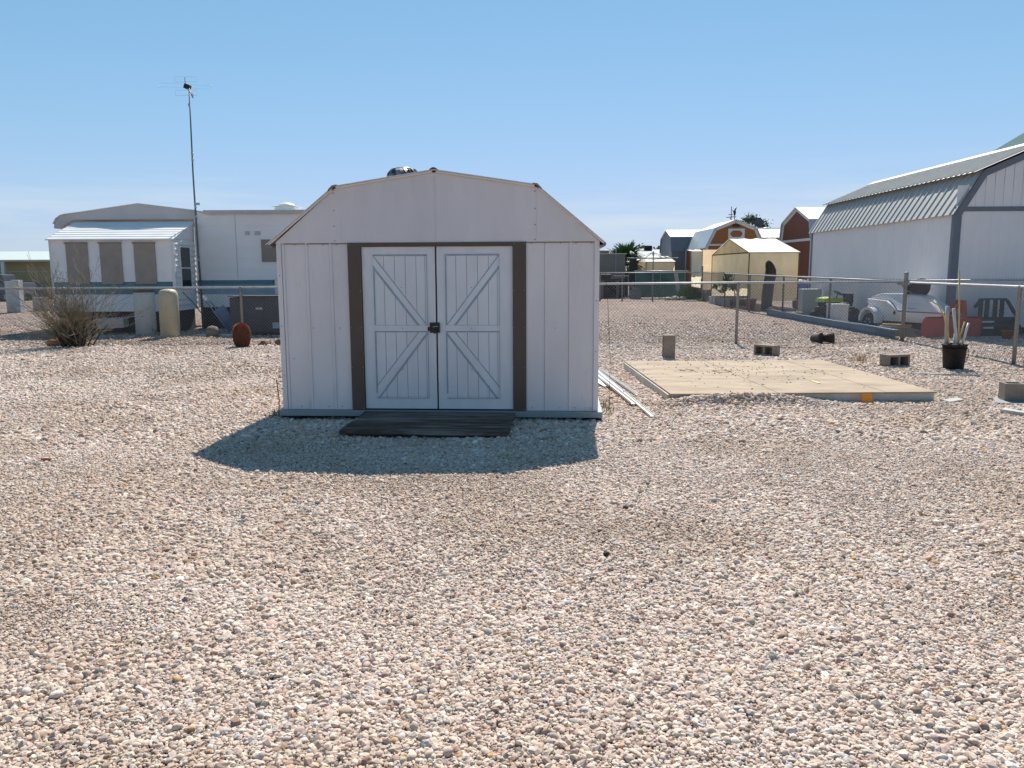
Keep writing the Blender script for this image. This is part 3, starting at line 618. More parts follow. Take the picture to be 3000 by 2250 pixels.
B().box(2.96, 3.034, -.016, .05, .522, 2.283, .004).done('corner_trim', TRIMW, MH); B().box(-.012, .04, -.016, .05, .522, 2.283, .004).done('corner_trim', TRIMW, MH)
B().prism([(.052, .522), (1.34, .522), (1.34, 2.74), (.052, 2.27)], 0, .05, 'x').done('end_wall', HOMEW, MH); B().box(.0, .05, 1.345, 5.0, .522, 2.74).done('end_wall', HOMEW, MH); B().box(.052, 3.0, 1.36, 1.40, .522, 2.78).done('inner_wall', HOMEW, MH)
# bay roof of ribbed sheets
rp = []
for i in range(9):
    f = i/8; y = -.09+f*1.40; z = 2.272+f*.50; rp += [(y, z), (y+.02, z+.020), (y+.04, z+.006)] if i < 8 else [(y, z)]
B().prism(rp+[(1.31, 2.755), (-.085, 2.255)], -.05, 3.05, 'x').done('bay_roof', AWN, MH)
# window covers
for x0, x1 in ((.409, .934), (1.234, 1.758), (2.066, 2.582)):
    o = B().box(x0, x1, -.045, -.015, 1.19, 2.185, .004).done('window_cover', SHUT, MH); B().tube([(x0-.02, -.05, 2.187), (x1+.02, -.05, 2.187)], .02, 8).done('roller', SHUT, o)
# side window of the bay
sw = B().box(3.0, 3.045, .33, .95, 1.06, 2.12, .004).done('side_window', TRIMW, MH)
for z0, z1 in ((1.09, 1.56), (1.60, 2.09)): B().box(3.046, 3.052, .37, .91, z0, z1).done('pane', GLASS, sw)
# main body
band('main_siding', 3.03, 10.6, 1.264, 3.0, 1.35, HOMEW, .28); band('main_band', 3.03, 5.03, 1.14, 1.262, 1.347, TEAL, .2); band('main_faded_band', 3.03, 5.06, .898, 1.138, 1.348, TEAL2, .3)
band('main_siding', 5.062, 10.6, .898, 1.262, 1.35, HOMEW, .37); band('main_lower_siding', 3.03, 10.6, .557, .896, 1.35, HOMEW, .35)
B().box(3.06, 10.55, 1.4, 1.44, 0, .556).done('skirting', SKIRT, MH)
B().box(3.03, 10.6, 5.0, 5.06, 0, 3.0).done('back_wall', HOMEW, MH); B().box(10.55, 10.6, 1.42, 4.99, .5, 3.0).done('end_wall', HOMEW, MH)
B().box(3.35, 10.7, 1.26, 5.1, 3.003, 3.06, .008).done('main_roof', AWN, MH); B().box(3.33, 10.7, 1.23, 1.258, 2.96, 3.055, .004).done('fascia', FASCIA, MH)
for x in (4.1,): B().box(x, x+.012, 1.333, 1.336, 1.27, 2.95).done('siding_joint', FASCIA, MH)
wc = B().box(4.765, 5.70, 1.30, 1.335, 1.731, 2.305, .004).done('window_cover', mat('tan_window_cover', (.27, .235, .20), .8, var=.1), MH)
B().box(4.6, 4.75, 1.32, 1.336, 2.42, 2.52, .003).box(4.0+.35, 4.0+.47, 1.32, 1.336, 2.42, 2.52, .003).done('wall_vent', FASCIA, MH)
hv = B().box(4.95, 5.5, 2.0, 2.5, 3.061, 3.19, .02).done('roof_hatch', TRIMW, MH); B().ball((5.22, 2.25, 3.20), (.24, .24, .12), 3).done('hatch_dome', TRIMW, hv, smooth=True); B().box(4.88, 5.56, 1.94, 2.56, 3.192, 3.21).done('hatch_flange', TRIMW, hv)
# grey peaked roof section over the bay
cap = [(-.313, 2.588), (-.30, 2.70), (-.23, 2.82), (-.12, 2.90), (.0, 2.934), (.40, 2.983), (1.865, 3.187), (3.325, 3.010), (3.325, 2.80), (.2, 2.80), (-.02, 2.70), (-.12, 2.60)]
cap = [(1.0244*a-.275, 1.0244*b-.0366) for a, b in cap]
B().prism(cap, 1.32, 5.15, 'y').done('peaked_roof', FASCIA, MH)
B().prism([(1.0244*a-.275, 1.0244*b-.0366) for a, b in [(-.32, 2.70), (-.245, 2.83), (-.125, 2.915), (0, 2.95), (.40, 2.999), (1.865, 3.203), (3.33, 3.025), (3.33, 3.012), (1.865, 3.189), (.4, 2.985), (0, 2.936), (-.12, 2.902), (-.235, 2.82), (-.305, 2.70)]], 1.27, 5.2, 'y').done('roof_edge', TRIMW, MH)

# mast with TV antenna
AN = thing('antenna_mast', 'tall thin steel mast with a TV antenna beside the white mobile home', 'antenna', (-8.13, 20.92, 0), 0)
B().tube([(.03, 0, 0), (.0, 0, 2.0), (-.01, 0, 4.0), (.02, 0, 5.98)], [.030, .026, .021, .018], 8).done('mast', mat('mast_steel', (.13, .16, .19), .5, metal=.3, var=.25, scale=5), AN)
for z in (.9, 1.75, 2.85, 3.1, 4.28, 4.42, 5.62): B().tube([(.0, 0, z), (.0, 0, z+.07)], .032, 8).done('clamp', GALV, AN)
B().box(-.015, .12, -.02, .0, 3.18, 3.24).done('standoff_bracket', GALV, AN)
hd = B().cbox((-.02, 0, 6.10), (.15, .13, .12), (0, R(20), 0), .02).done('rotor_head', BLACK, AN)
B().tube([(-.05, 0, 6.10), (.12, -.2, 5.93), (.24, -.35, 5.76)], .016, 6).tube([(.10, -.2, 6.02), (.27, -.4, 5.80)], .008, 5).done('boom', GALVD, AN)
el = B(); el.tube([(-.07, 0, 6.10), (-.07, 0, 6.34)], .009, 5)
for (z0, z1) in ((6.22, 6.34), (5.89, 6.02)):
    el.tube([(-.33, 0, z0), (-.33, 0, z1), (.21, 0, z1), (.21, 0, z0), (-.33, 0, z0)], .0026, 4, smooth=False)
for z in (6.08, 6.17): el.tube([(-.70, -.05, z+.02), (.57, .02, z-.04)], .0014, 4)
el.done('elements', GALVD, AN)
el = B().ball((-.70, -.05, 6.09), (.02, .02, .025), 1).ball((.57, .02, 6.11), (.02, .02, .025), 1).done('end_cap', TRIMW, AN)

# tanks and clutter in front of the mobile home
t_ = thing('water_tank', 'white rust-streaked upright tank beside the cream tank behind the fence', 'tank', (-8.80, 19.15, 0))
B().lathe([(.22, 0), (.235, .03), (.235, 1.0), (.225, 1.02), (.02, 1.03)], 28).done('shell', TANKW, t_); B().lathe([(.228, 1.0), (.238, 1.005), (.238, 1.035), (.2, 1.055), (.02, 1.06)], 28).done('rusty_lid', RUST, t_)
t_ = thing('water_tank', 'cream round-topped upright tank right of the rust-streaked white tank', 'tank', (-7.88, 18.35, 0))
B().lathe([(.20, 0), (.215, .02), (.215, .92), (.205, 1.01), (.165, 1.07), (.08, 1.095), (.01, 1.10)], 28).done('shell', TANKY, t_); B().lathe([(.218, .05), (.222, .06), (.218, .07)], 28).done('foot_ring', TANKY, t_)
o = B().ball((0, 0, .10), (.155, .15, .15), 3, .05, 8).done('boulder', ROCKG, smooth=True, loc=(-6.92, 18.4, 0)); tag(o, 'round grey-green boulder behind the fence left of the barrel cactus', 'boulder')
t_ = thing('storage_cabinet', 'dark grey metal cabinet behind the fence beside the shed', 'cabinet', (-6.62, 18.75, 0))
B().box(0, .30, 0, .75, .08, .88, .01).box(.315, 1.75, -.03, .75, .05, .90, .012).done('body', GREYBOX, t_)
B().box(.55, 1.7, -.045, -.031, .10, .84, .004).done('door', GREYBOX, t_); B().box(.62, .78, -.05, -.0455, .60, .65).done('label_plate', RIM, t_); B().box(1.0, 1.4, -.05, -.0455, .16, .30).done('label_plate', TEAL2, t_)
B().box(-.02, 1.8, -.05, .8, .905, .925, .004).done('lid', GREYBOX, t_)
t_ = thing('hand_truck', 'blue hand truck tipped over behind the fence near the cream tank', 'hand truck', (-6.88, 19.2, 0))
B().cbox((0, 0, .36), (.30, .04, .62), (R(10), R(-32), 0), .005).done('back_plate', BLUEP, t_)
B().tube([(-.50, -.05, .86), (-.1, -.08, .32), (.12, -.1, .10)], .016, 6).tube([(-.40, .1, .78), (.10, .05, .10)], .016, 6).done('rail', GALVD, t_)
B().tube([(.12, -.1, .12), (.50, -.15, .62)], .014, 6).done('toe_bar', GALV, t_); B().cbox((-.46, -.06, .86), (.07, .03, .14), (0, R(-32), 0), .004).done('grip', TRIMW, t_)
o = B().tube([(-.5, 0, 1.0), (-.25, .02, .72), (.05, .04, .28), (.22, .03, .02)], .012, 6).done('black_hose', BLACKPL, loc=(-7.45, 19.35, 0)); tag(o, 'black hose leaning from the bay wall down to the hand truck', 'hose')
o = B().tube([(0, 0, .02), (.6, .05, .025), (1.2, .08, .02)], .02, 8).done('edging_pipe', TRIMW, loc=(-7.4, 18.45, 0)); tag(o, 'white pipe lying on the ground right of the cream tank', 'pipe')
o = B().cbox((0, 0, .27), (.62, .4, .24), (0, R(-3), R(8)), .012).done('foam_cooler', mat('pale_cooler', (.45, .47, .48), .6, var=.1), loc=(-9.65, 19.25, .0)); tag(o, 'pale low box behind the shrub and left of the white tank', 'box')

# barrel cactus, rocks
t_ = thing('barrel_cactus', 'red-spined barrel cactus on the gravel left of the shed', 'cactus', (-5.36, 15.76, 0))
prof = [(.10, 0), (.135, .06), (.155, .15), (.16, .24), (.15, .33), (.12, .40), (.07, .44), (.01, .45)]
B().lathe(prof, 84, rib=.08, ribs=21).done('body', mat('red_brown_cactus', (.09, .045, .028), .85, var=.3, scale=10), t_)
sp_ = B(); rg = random.Random(2)
for i in range(6500):
    a = rg.uniform(0, 6.283); u = rg.random()**.8; k = min(int((.10+u*.9)*7), 6); f = (.10+u*.9)*7-k; r_ = prof[k][0]*(1-f)+prof[k+1][0]*f; z = prof[k][1]*(1-f)+prof[k+1][1]*f
    nrm = Vector((math.cos(a), math.sin(a), (z-.16)*3)).normalized(); p = Vector((r_*math.cos(a), r_*math.sin(a), z)); q_ = p+(nrm+Vector((rg.uniform(-.8, .8), rg.uniform(-.8, .8), rg.uniform(-.6, .8)))).normalized()*rg.uniform(.03, .055)
    e = Vector((-math.sin(a), math.cos(a), 0))*.0024; sp_.face([p-e, p+e, q_])
sp_.done('spines', SPINE, t_, kind='stuff')
for (x, y, s2, lab) in ((-5.05, 16.2, .10, 'brown stone just right of the barrel cactus'), (-4.72, 16.3, .13, 'dark brown stone second right of the barrel cactus'), (-4.42, 16.2, .05, 'small stone against the left side of the shed')):
    o = B().ball((0, 0, s2*.3), (s2*1.2, s2*.8, s2*.6), 2, .15, int(x*100)).done('stone', ROCK, loc=(x, y, 0)); tag(o, lab, 'stone')
o = B().ball((0, 0, .05), (.26, .16, .11), 2, .14, 4).done('stone', mat('red_stone', (.34, .18, .09), .9, var=.3, bump=.6, bscale=18), loc=(-9.32, 16.35, 0)); tag(o, 'reddish flat stone at the left foot of the bare shrub', 'stone')

# bare desert shrub
SB = thing('desert_shrub', 'bare twiggy desert shrub with grey branches in front of the mobile home', 'shrub', (-8.86, 16.1, 0))
rg = random.Random(11)
def branch(t, p, d_, ln, r_, lv, segs=6):
    pts = [p.copy()]; d_ = d_.normalized(); rr = [r_]
    for i in range(segs):
        d_ = (d_+Vector((rg.gauss(0, .10), rg.gauss(0, .10), rg.gauss(.02, .07)))).normalized(); p = p+d_*ln/segs; pts.append(p.copy()); rr.append(r_*(1-.8*(i+1)/segs))
        if lv > 0 and i >= 1 and rg.random() < (.95 if lv > 1 else .6):
            branch(t, p, d_+Vector((rg.gauss(0, .45), rg.gauss(0, .45), rg.gauss(.05, .3))), ln*rg.uniform(.3, .55), rr[-1]*.75, lv-1, 4)
    t.tube(pts, [max(x, .0030) for x in rr], 3, cap=False, smooth=False)
for grp, mm_, cnt in (('grey_branches', TWIG, 92), ('green_branches', TWIGG, 46)):
    t = B()
    for i in range(cnt):
        a = rg.uniform(0, 6.283); tilt = min(abs(rg.gauss(.25, .72)), 1.38); lean = -.16
        d_ = Vector((math.sin(tilt)*math.cos(a)+lean, math.sin(tilt)*math.sin(a), math.cos(tilt)))
        p = Vector((rg.gauss(0, .11), rg.gauss(0, .09), rg.uniform(0, .1)))
        branch(t, p, d_, rg.uniform(.5, 1.35)*(1.0 if grp[0] == 'g' else .9), rg.uniform(.006, .012), 2)
    t.done(grp, mm_, SB)
t = B()
for i in range(70):
    a = rg.uniform(0, 6.283); rr = abs(rg.gauss(0, .13)); h = rg.uniform(.25, .55)
    t.tube([(rr*math.cos(a), rr*math.sin(a), 0), (rr*1.5*math.cos(a), rr*1.5*math.sin(a), h*.6), (rr*2.0*math.cos(a)+rg.gauss(0, .05), rr*2.0*math.sin(a), h)], [.016, .011, .006], 5, cap=False)
t.done('stem_clump', DARKWOOD, SB)

# far left: neighbour's house and yard bits
FH = thing('far_house', 'far tan house with pale metal roof at the left edge of the picture', 'house', (-40, 45, 0))
B().box(0, 15.2, .0, 8, .95, 2.12).done('wall', mat('yellow_tan_wall', (.42, .35, .19), .7, var=.12), FH)
B().box(0, 15.2, .02, 8, 0, .948).done('lower_wall', mat('grey_lower_wall', (.26, .24, .22), .8, var=.25, scale=2), FH)
B().slab((-.2, -.9, 2.16), (15.4, -.9, 2.16), (15.4, 3.5, 2.72), (-.2, 3.5, 2.72), .06).done('roof', mat('pale_green_roof', (.50, .56, .53), .5, var=.1), FH)
for x in (11.9, 14.95): B().box(x, x+.16, -.75, -.6, .0, 2.14).done('porch_post', TRIMW, FH)
B().box(0, 15.2, -.72, -.62, 2.06, 2.13).done('porch_beam', TRIMW, FH); B().box(0, 15.2, -.70, -.66, 1.5, 1.53).done('awning_bar', RIM, FH)
o = B().box(-.14, .14, -.14, .14, 0, 1.2, .01).box(-.40, -.16, -.1, .1, 0, 1.15, .01).done('white_post', mat('white_block_post', (.55, .55, .55), .7, var=.12, scale=4), loc=(-18.45, 29.9, 0)); tag(o, 'white square masonry post at the far left edge', 'post')
o = B().box(-.22, .22, -.15, .15, 0, .52, .012).done('white_post', mat('grey_block_post', (.33, .33, .33), .8, var=.15), loc=(-18.4, 31.2, 0)); tag(o, 'short grey block post seen through the left of the shrub', 'post')
o = B().box(-.9, .35, -.3, .3, 0, .38, .02).done('yellow_trough', mat('yellow_trough', (.40, .33, .14), .7, var=.15), loc=(-19.4, 29.2, 0)); tag(o, 'low yellow trough beside the white post at the left edge', 'trough')
o = B().lathe([(.17, 0), (.19, .05), (.19, .30), (.17, .33), (.02, .34)], 16).done('black_drum', BLACKPL, loc=(-18.95, 28.9, 0)); tag(o, 'small black drum in front of the yellow trough', 'drum')
o = B().box(-2.2, 2.2, -.6, .6, .35, .95, .05).box(-1.4, 1.2, -.55, .55, .95, 1.38, .1).done('parked_car', mat('grey_car_paint', (.12, .13, .15), .3, var=.1), loc=(-27.5, 42, 0)); o.name = 'storage_crates'; tag(o, 'grey covered stack in front of the far tan house', 'crates')

# ------------------------------------------------------------------ big white barn at right
BN = thing('white_barn', 'large white gambrel barn with grey corner trim and ribbed metal roof at right', 'barn', (9.86, 18.0, 0), R(-1.5))
BL, BW_ = 9.15, 3.9
def grooved(n_, x0, x1, pitch, g_=.010, dep=.004):
    """outline of a panel wall with vertical grooves, seen from above, from x0 to x1 at y=0 (front = -y)"""
    P_ = []; x = x0
    while x < x1-1e-4:
        e = min(x+pitch, x1); P_ += [(x, 0), (e-g_, 0), (e-g_+.003, dep), (e-.003, dep)]; x = e
    return P_+[(x1, .03), (x0, .03)]
B().prism(grooved(0, .0, BL, .2), .16, 2.70, 'z', Matrix(((0, 1, 0, 0), (1, 0, 0, 0), (0, 0, 1, 0), (0, 0, 0, 1)))).done('side_wall', BARNW, BN)
B().prism(grooved(0, .0, BW_, .2), .16, 2.745, 'z').done('front_wall', BARNW, BN)
gp = [(0, 2.70), (.52, 3.60), (1.95, 4.22), (3.38, 3.60), (3.9, 2.70)]
x = .02; gt = B()
while x < 3.85:
    e = min(x+.2, 3.88)
    def gz2(x_):
        for (a, b), (c, d) in zip(gp, gp[1:]):
            if a <= x_ <= c: return b+(d-b)*(x_-a)/(c-a)
    gt.prism([(x, 2.80), (e-.012, 2.80), (e-.012, max(gz2(e-.012), 2.81)), (x, max(gz2(x), 2.81))], .001, .03, 'y'); x = e
gt.box(.02, 3.88, .012, .03, 2.75, 3.3); gt.done('gable_siding', BARNW, BN)
B().box(3.87, 3.9, .03, BL, .16, 2.7).done('side_wall', BARNW, BN); B().prism([(0, .16)]+gp+[(3.9, .16)], BL-.03, BL, 'y').done('back_wall', BARNW, BN)
B().box(-.02, 3.92, -.022, -.002, 2.735, 2.835, .003).done('gable_band', BARNG, BN)
for (x0, x1, y0, y1) in ((-.022, .13, -.024, -.002), (3.77, 3.922, -.024, -.002)): B().box(x0, x1, y0, y1, .14, 2.733, .003).done('corner_board', BARNG, BN)
B().box(-.024, -.002, -.001, .11, .14, 2.70, .003).done('corner_board', BARNG, BN); B().box(-.024, -.002, BL-.10, BL+.01, .14, 2.70, .003).done('corner_board', BARNG, BN)
for (a, b), (c, d) in zip(gp, gp[1:]):
    v = Vector((c-a, d-b)).normalized(); nn = Vector((v.y, -v.x))*.13
    B().prism([(a, b+.01), (c, d+.01), (c+nn.x*(1 if c < 1.9 or a > 1.9 else 1), d+nn.y), (a+nn.x, b+nn.y)], -.034 if b != 2.7 and d != 2.7 else -.030, -.004, 'y').done('rake_board', BARNG, BN)
B().box(.1, 3.8, .1, BL-.1, 0, .155).done('foundation_skids', DARKWOOD, BN)
# ribbed roof sheets; one sheet mesh per slope, shared along the barn
def ribbed(name, p0, p1, width, n_ribs, m, parent, count, y0, th=.02, rh=.026):
    """sheet spanning p0->p1 in (x,z), ribs running along it, 'width' wide along y"""
    p0, p1 = Vector(p0), Vector(p1); v = (p1-p0); nn = Vector((-v.y, v.x)).normalized()
    if nn.y < 0: nn = -nn
    prof = []; 
    for k in range(n_ribs):
        c = (k+.5)*width/n_ribs; prof += [(c-.028, 0), (c-.014, rh), (c+.014, rh), (c+.028, 0)]
    prof = [(0, 0)]+prof+[(width-.003, 0)]
    t = bmesh.new()
    top = [[t.verts.new((q.x+nn.x*h, y, q.y+nn.y*h)) for y, h in prof] for q in (p0, p1)]
    bot = [[t.verts.new((q.x-nn.x*th*.3, y, q.y-nn.y*th*.3)) for y, h in ((0, 0), (width-.003, 0))] for q in (p0, p1)]
    for i in range(len(prof)-1): t.faces.new((top[0][i], top[0][i+1], top[1][i+1], top[1][i]))
    t.faces.new((bot[0][0], bot[0][1], bot[1][1], bot[1][0]))
    for q in (0, 1): t.faces.new([bot[q][0]]+top[q]+[bot[q][1]])
    bmesh.ops.recalc_face_normals(t, faces=t.faces)
    me = bpy.data.meshes.new(name); t.to_mesh(me); t.free(); me.materials.append(m)
    for k in range(count):
        o = bpy.data.objects.new(name, me); C.objects.link(o); o.parent = parent; o.location = (0, y0+k*width, 0)
ribbed('roof_sheet', (-.10, 2.665), (.50, 3.645), .93, 3, BARNR, BN, 10, -.09); ribbed('roof_sheet', (.30, 3.575), (1.95, 4.285), .93, 4, BARNR, BN, 10, -.10)
ribbed('roof_sheet', (3.60, 3.575), (1.95, 4.285), .93, 4, BARNR, BN, 10, -.10); ribbed('roof_sheet', (4.0, 2.665), (3.40, 3.645), .93, 3, BARNR, BN, 10, -.09)
B().prism([(1.78, 4.225), (1.95, 4.30), (2.12, 4.225), (2.12, 4.245), (1.95, 4.33), (1.78, 4.245)], -.12, 9.25, 'y').done('ridge_cap', BARNR, BN)

# teal-roofed house behind the barn
TH = thing('teal_roof_house', 'house with a dark teal roof just showing above the barn at right', 'house', (19.3, 32, 0))
TEALR = mat('teal_roof', (.06, .13, .13), .9, var=.15, spec=.1)
B().box(.3, 8.5, .1, 2, 0, 5.75).done('wall', TAN, TH); B().prism([(.3, 5.76), (8.5, 5.76), (4.4, 8.25)], .12, 1.9, 'y').done('gable', TEALR, TH)
for a, b in (((0, 5.72), (4.4, 8.38)), ((8.8, 5.72), (4.4, 8.38))): B().prism([a, b, (b[0], b[1]+.12), (a[0], a[1]+.12)], -.1, 2.1, 'y').done('roof_slope', TEALR, TH)

# ------------------------------------------------------------------ pull-behind trailer, dish, implements by the barn
TR = thing('cargo_trailer', 'small glossy white pull-behind trailer parked beside the barn wall', 'trailer', (8.70, 19.55, 0), math.atan2(-2.05, .60))
TL = 2.14   # local x runs from the rear to the nose, +y is the far side
def ext(poly, y0, y1, nm, m, bev=.03, sm=True, par=TR, dome=0):
    t = bmesh.new(); P0 = [t.verts.new((s*TL, y0, z)) for s, z in poly]; P1 = [t.verts.new((s*TL, y1, z)) for s, z in poly]
    t.faces.new(P0); t.faces.new(P1[::-1]); k = len(poly)
    for i in range(k): t.faces.new((P0[i], P1[i], P1[(i+1) % k], P0[(i+1) % k]))
    bmesh.ops.recalc_face_normals(t, faces=t.faces)
    if bev: bmesh.ops.bevel(t, geom=[e for e in t.edges if (e.verts[0].co.y-e.verts[1].co.y) == 0], offset=bev, segments=3, affect='EDGES', profile=.6)
    for v in t.verts:
        if dome and v.co.z > .56: v.co.y = .36+(v.co.y-.36)*(1-dome*min(1, (v.co.z-.5)/.36))
    for v in t.verts:       # pinch the nose in plan
        f = max(0, (v.co.x/TL-.45)/.55); yc = .36; v.co.y = yc+(v.co.y-yc)*(1-.45*f*f)
    b_ = B(); b_._add(t); o = b_.done(nm, m, par, smooth=False); return o
bd = ext([(.0, .765), (.28, .735), (.36, .65), (.47, .495), (1, .495), (1, .30), (.93, .26), (.05, .25), (.0, .28)], 0, .72, 'body', TRAILW)
ext([(-.01, .775), (.03, .84), (.12, .895), (.45, .91), (.70, .87), (.85, .72), (1.01, .51), (.48, .51), (.37, .665), (.285, .748), (.0, .778)], -.012, .732, 'lid', TRAILW, .05, dome=.45)
fd = B()
for i in range(14):
    a0, a1 = math.pi*(-.08+1.12*i/14), math.pi*(-.08+1.12*(i+1)/14)
    fd.prism([(.26+.30*math.cos(a0), .27+.30*math.sin(a0)), (.26+.30*math.cos(a1), .27+.30*math.sin(a1)), (.26+.24*math.cos(a1), .27+.24*math.sin(a1)), (.26+.24*math.cos(a0), .27+.24*math.sin(a0))], -.20, .0-.001, 'y')
fd.prism([(.26+.24*math.cos(a), .27+.24*math.sin(a)) for a in np.linspace(0, math.pi, 14)], -.010, -.001, 'y')
fd.done('fender', TRAILW, TR)
for yy in (-.11, .83):
    wm = Matrix.Translation((.26, yy, .215)) @ Matrix.Rotation(R(90), 4, 'X')
    wl = B().lathe([(.12, -.06), (.17, -.07), (.20, -.055), (.212, -.02), (.212, .02), (.20, .055), (.17, .07), (.12, .06)], 28, mx=wm).done('wheel', TYRE, TR)
    rm = B().lathe([(.02, -.01), (.05, .03), (.10, .045), (.125, .055), (.125, .0)], 20, mx=wm)
    for k in range(6): rm.cbox((.26+.08*math.cos(k*1.047), yy-.055, .215+.08*math.sin(k*1.047)), (.035, .02, .06), (0, -k*1.047+1.57, 0))
    rm.done('rim', GALV, wl)
B().box(.3, 2.55, .30, .42, .20, .25, .004).done('tongue', BLACK, TR); B().tube([(2.40, .36, .02), (2.40, .36, .42)], .025, 10).cbox((2.40, .36, .42), (.22, .05, .03)).done('jack', GALV, TR)
B().tube([(1.35, -.02, .60), (1.5, -.035, .585), (1.62, -.03, .60)], .006, 5).done('latch_handle', BLACK, TR); B().cbox((.93, -.006, .46), (.06, .012, .08), None, .004).done('side_lamp', BLACK, TR); B().cbox((.03, -.004, .62), (.05, .012, .05), None, .004).done('tail_lamp', REDP, TR)
DS = thing('satellite_dish', 'black satellite dish with grey receiver heads standing on the white trailer', 'satellite dish', (9.27, 18.55, .86))
dm = Matrix.Translation((.10, 0, .17)) @ Matrix.Rotation(R(-12), 4, 'Y') @ Matrix.Rotation(R(118), 4, 'X')
B().lathe([(.01, .0), (.12, .012), (.24, .045), (.30, .075), (.30, .085), (.24, .057), (.12, .024), (.01, .012)], 32, mx=dm).done('reflector', BLACKPL, DS, smooth=True)
B().tube([(.05, -.02, .03), (-.18, -.10, .14), (-.30, -.12, .26)], .018, 8).done('arm', GALVD, DS)
for k, (x, z) in enumerate(((-.36, .29), (-.27, .27), (-.19, .25))): B().ball((x, -.13, z), (.045, .05, .045), 2).done('receiver_head', GALV, DS, smooth=True)
B().box(-.02, .12, -.05, .12, .0, .05, .006).done('base', GALVD, DS)

RM = thing('riding_mower', 'dark riding mower with a lime green hood beside the barn wall', 'mower', (9.15, 22.6, 0), R(8))
B().box(-.42, .42, -.35, .35, .16, .42, .03).box(-.40, .05, -.22, .22, .42, .60, .04).done('chassis', BLACKPL, RM)
B().prism([(-.48, .56), (-.44, .66), (-.20, .70), (.10, .66), (.12, .56)], -.24, .24, 'y').done('hood', GREENP, RM)
for x, r_ in ((-.38, .15), (.35, .20)):
    for yy in (-.40, .40): B().lathe([(.05, -.07), (r_-.02, -.07), (r_, -.03), (r_, .03), (r_-.02, .07), (.05, .07)], 20, mx=Matrix.Translation((x, yy, r_)) @ Matrix.Rotation(R(90), 4, 'X')).done('wheel', TYRE, RM)
B().box(.14, .42, -.2, .2, .44, .54, .03).box(.34, .44, -.2, .2, .52, .80, .03).done('seat', BLACKPL, RM); B().lathe([(.13, 0), (.15, .01), (.13, .02)], 16, mx=Matrix.Translation((.08, 0, .80)) @ Matrix.Rotation(R(30), 4, 'Y')).tube([(.0, 0, .6), (.08, 0, .80)], .015, 6).done('steering_wheel', BLACK, RM)
WB = B().box(-.21, .21, -.22, .22, 0, .50, .02).box(-.225, .225, -.235, .235, .50, .55, .015).done('plastic_bin', TRAILW, loc=(8.80, 21.55, 0)); tag(WB, 'white lidded plastic bin behind the side fence post, left of the trailer', 'bin')
o = B().box(-.18, .18, -.16, .16, 0, .30, .01).done('tan_box', mat('tan_carton', (.30, .27, .20), .85, var=.15), loc=(9.55, 24.6, 0)); tag(o, 'small tan box on the ground beside the riding mower', 'box')
o = B().box(-.30, .30, -.2, .2, 0, .85, .02).done('grey_bin', mat('pale_grey_bin', (.50, .49, .48), .6, var=.1), loc=(9.55, 25.6, .0)); tag(o, 'pale grey bin against the far end of the barn wall', 'bin')
LP = thing('lumber_pile', 'pile of pale lumber offcuts on the ground under the white trailer', 'lumber', (8.75, 18.0, 0), R(-20))
for i, (x, y, z, l_, a) in enumerate(((0, .2, .03, .7, 5), (.05, .1, .09, .6, -8), (-.05, .25, .15, .65, 12), (.15, -.2, .03, .5, 30), (.35, .3, .06, .55, -25), (0, .3, .20, .6, 3))):
    B().cbox((x, y, z), (l_, .14, .045), (0, R(2), R(a)), .004).done('board', WOODY if i % 2 else RIM, LP)
o = B().cbox((0, 0, .11), (.55, .03, .20), (R(-28), R(4), R(8)), .004).done('leaning_board', mat('olive_board', (.24, .20, .12), .85, var=.2), loc=(8.55, 17.35, 0)); tag(o, 'short brown board propped in front of the lumber pile by the tall post', 'board')

# red loader bucket with orange arms
LB = thing('loader_bucket', 'red loader bucket with raised orange-red arms standing in front of the barn gable', 'loader', (9.02, 17.28, 0), R(4))
pr = [(0, .0), (-.10, .02), (-.16, .10), (-.17, .22), (-.12, .36), (-.02, .44), (.05, .45), (-.03, .41), (-.09, .33), (-.13, .22), (-.12, .11), (-.08, .045), (0, .03)]
B().prism([(-a+.02, b) for a, b in pr], 0, 1.2, 'x').done('scoop', REDP, LB)
for xx in (-.012, 1.2): B().prism([(-a+.02, b) for a, b in pr[:7]]+[(-.06, .30), (-.03, .0)], xx, xx+.012, 'x').done('side_plate', REDP, LB)
B().prism([(.0, .02), (.0, .42), (-.03, .42), (-.03, .02)], .0, 1.2, 'x').done('face_plate', REDP, LB)
for yy in (.16, .30):
    B().tube([(.45, yy, .45), (.70, yy+.03, .56), (.84, yy+.06, .72), (.90, yy+.08, .76)], [.03, .035, .04, .05], 8).done('lift_arm', ORAP if yy < .2 else REDP, LB)
B().cbox((.72, .05, .50), (.40, .12, .07), (0, R(28), 0), .02).done('orange_hood', ORAP, LB); B().cbox((.88, .12, .62), (.10, .10, .34), (0, R(-8), 0), .02).done('arm_bracket', REDP, LB)
B().tube([(.50, .2, .50), (.80, .25, .58)], .022, 8).done('hydraulic_cylinder', GALV, LB)
